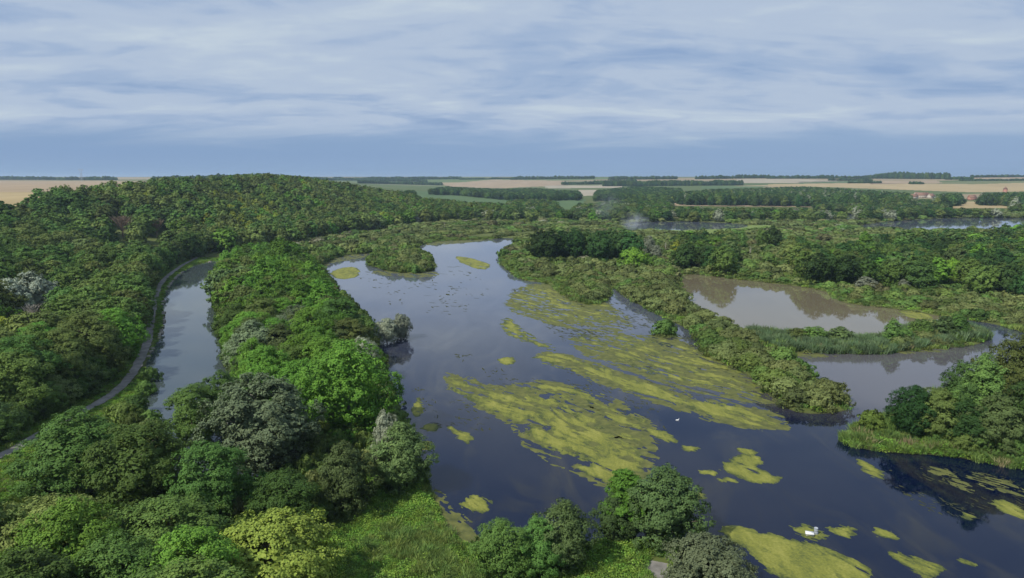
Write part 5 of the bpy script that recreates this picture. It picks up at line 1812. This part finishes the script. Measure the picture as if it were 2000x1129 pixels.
def swan(u, v, rz, label):
    """floating swan: one continuous body, neck and head"""
    x, y = G(u, v, 0.1)
    ring = [((-0.62, 0.22), 0.02), ((-0.52, 0.22), 0.11), ((-0.35, 0.18), 0.21), ((-0.1, 0.14), 0.27), ((0.15, 0.13), 0.26), ((0.34, 0.16), 0.19), ((0.45, 0.25), 0.11), ((0.50, 0.38), 0.065), ((0.48, 0.54), 0.05),
            ((0.46, 0.68), 0.045), ((0.50, 0.78), 0.05), ((0.57, 0.80), 0.06), ((0.66, 0.77), 0.045), ((0.72, 0.74), 0.025)]
    V = []; Q = []; n = 10
    c = np.array([a for a, _ in ring]); tan = np.gradient(c, axis=0)
    for (px_, pz_), rr, tg in zip(c, [b for _, b in ring], tan):
        tg = tg / np.hypot(*tg)
        for s in range(n):
            a = 2 * math.pi * s / n
            V.append((px_ - tg[1] * rr * math.cos(a) * 0.8, rr * math.sin(a), pz_ + tg[0] * rr * math.cos(a) * 0.8))
    for pi_, rr in ():
        pass
    for k in range(len(ring) - 1):
        for s in range(n):
            Q.append((k * n + s, k * n + (s + 1) % n, (k + 1) * n + (s + 1) % n, (k + 1) * n + s))
    root = bpy.data.objects.new("swan", None); col.objects.link(root); root.location = (x, y, -0.02); root.rotation_euler = (0, 0, rz); root.scale = (0.68, 0.68, 0.5)
    tag(root, label, 'swan')
    link("body", mesh_np("body", V, np.array(Q), None, [M['white']], smooth=True), root)
    t = tube((0.71, 0, 0.745), (0.84, 0, 0.70), 0.028, 0.012, 6, None, 1)
    link("beak", mesh_np("beak", t[0], t[1], None, [M['gold_beak']]), root)


M['gold_beak'] = simple_mat('beak_orange', (0.45, 0.16, 0.03), (0.5, 0.2, 0.04), 2.0)
swan(1323, 820, 0.3, 'white swan swimming between the algae mats')


def bank_stones():
    r = np.random.default_rng(12)
    V = []; Q = []
    line = CANAL
    for i in range(len(line)):
        a, b = line[i], line[(i + 1) % len(line)]
        if not (-190 < a[0] < -70 and 120 < a[1] < 400) or edge_dist(PATH, np.array([a[0]]), np.array([a[1]]), closed=False)[0] > 15:
            continue
        ln = np.hypot(*(b - a)); p0x, p0y = a
        for k in range(int(ln / 0.75)):
            if r.random() < 0.35 + 0.6 * (float(vnoise(p0x / 9, p0y / 9, 4)) < 0.5):
                continue
            p = a + (b - a) * r.random() + r.normal(size=2) * 0.25
            s = 0.25 + 0.35 * r.random()
            bx_ = box(0, 0, -0.5, 2, 2, 1.0)[0] * s * (0.8 + 0.4 * r.random((8, 3)))
            an = r.random() * 6.28
            rot = np.array([[math.cos(an), -math.sin(an), 0], [math.sin(an), math.cos(an), 0], [0, 0, 1]])
            o = len(V)
            V += [tuple(q) for q in (bx_ @ rot.T + np.array([p[0], p[1], 0.15]))]
            Q += [tuple(np.array(f) + o) for f in box(0, 0, 0, 1, 1, 1)[1]]
    if Q:
        tag(link("bank_stones", mesh_np("bank_stones", V, np.array(Q), None, [M['stone']])), 'pale rough stones edging the canal bank', 'stones', kind='stuff')


bank_stones()


# ------------------------------------------------------------------ smoke and haze
def smoke():
    m, t, out = new_mat('smoke')
    tc = N(t, "ShaderNodeTexCoord")
    nz = N(t, "ShaderNodeTexNoise", i_Scale=2.2, i_Detail=5.0, i_Distortion=0.8)
    L(t, tc.outputs["Object"], nz.inputs["Vector"])
    ln = N(t, "ShaderNodeVectorMath", operation='LENGTH'); L(t, tc.outputs["Object"], ln.inputs[0])
    fall = math_node(t, 'SUBTRACT', 1.0, ln.outputs["Value"], clamp=True)
    f = math_node(t, 'MULTIPLY', math_node(t, 'SUBTRACT', nz.outputs[0], 0.42, clamp=True), math_node(t, 'MULTIPLY', fall, fall))
    pv = N(t, "ShaderNodeVolumePrincipled"); pv.inputs["Color"].default_value = (0.80, 0.88, 1.0, 1)
    oi = N(t, "ShaderNodeObjectInfo")
    L(t, math_node(t, 'MULTIPLY', f, math_node(t, 'MULTIPLY', oi.outputs["Alpha"], 0.8)), pv.inputs["Density"])
    L(t, pv.outputs[0], out.inputs["Volume"])
    x, y = G(1235, 452)
    import bmesh
    for (dx, dy, dz, sx, sy, sz, den) in ((2, 0, 8, 17, 13, 14, 1.0), (-18, 40, 22, 22, 18, 20, 0.18)):
        bm = bmesh.new(); bmesh.ops.create_icosphere(bm, subdivisions=3, radius=1.0)
        me = bpy.data.meshes.new("smoke"); bm.to_mesh(me); bm.free(); me.materials.append(m)
        o = link("smoke", me, loc=(x + dx, y + dy, dz)); o.scale = (sx, sy, sz); o.color = (1, 1, 1, den)
        tag(o, 'bluish smoke puff rising behind the dark copse' if den == 1.0 else 'thin veil of drifting smoke before the valley trees', 'smoke', kind='stuff')


smoke()


def haze():
    m, t, out = new_mat('haze_air')
    pv = N(t, "ShaderNodeVolumePrincipled")
    pv.inputs["Color"].default_value = (0.60, 0.78, 1.0, 1)
    pv.inputs["Density"].default_value = 0.00008
    pv.inputs["Anisotropy"].default_value = 0.2
    L(t, pv.outputs[0], out.inputs["Volume"])
    v, q = box(0, 14000, -3.5, 62000, 36000, 110)
    me = mesh_np("haze", v, q, None, [m])
    tag(link("haze", me), 'thin blue air over the valley', 'haze', kind='stuff')


haze()
print("objects", len(col.objects), "unique tris", sum(sum(len(p.vertices) - 2 for p in m.polygons) for m in bpy.data.meshes))
print("t", round(time.time() - T0, 1))
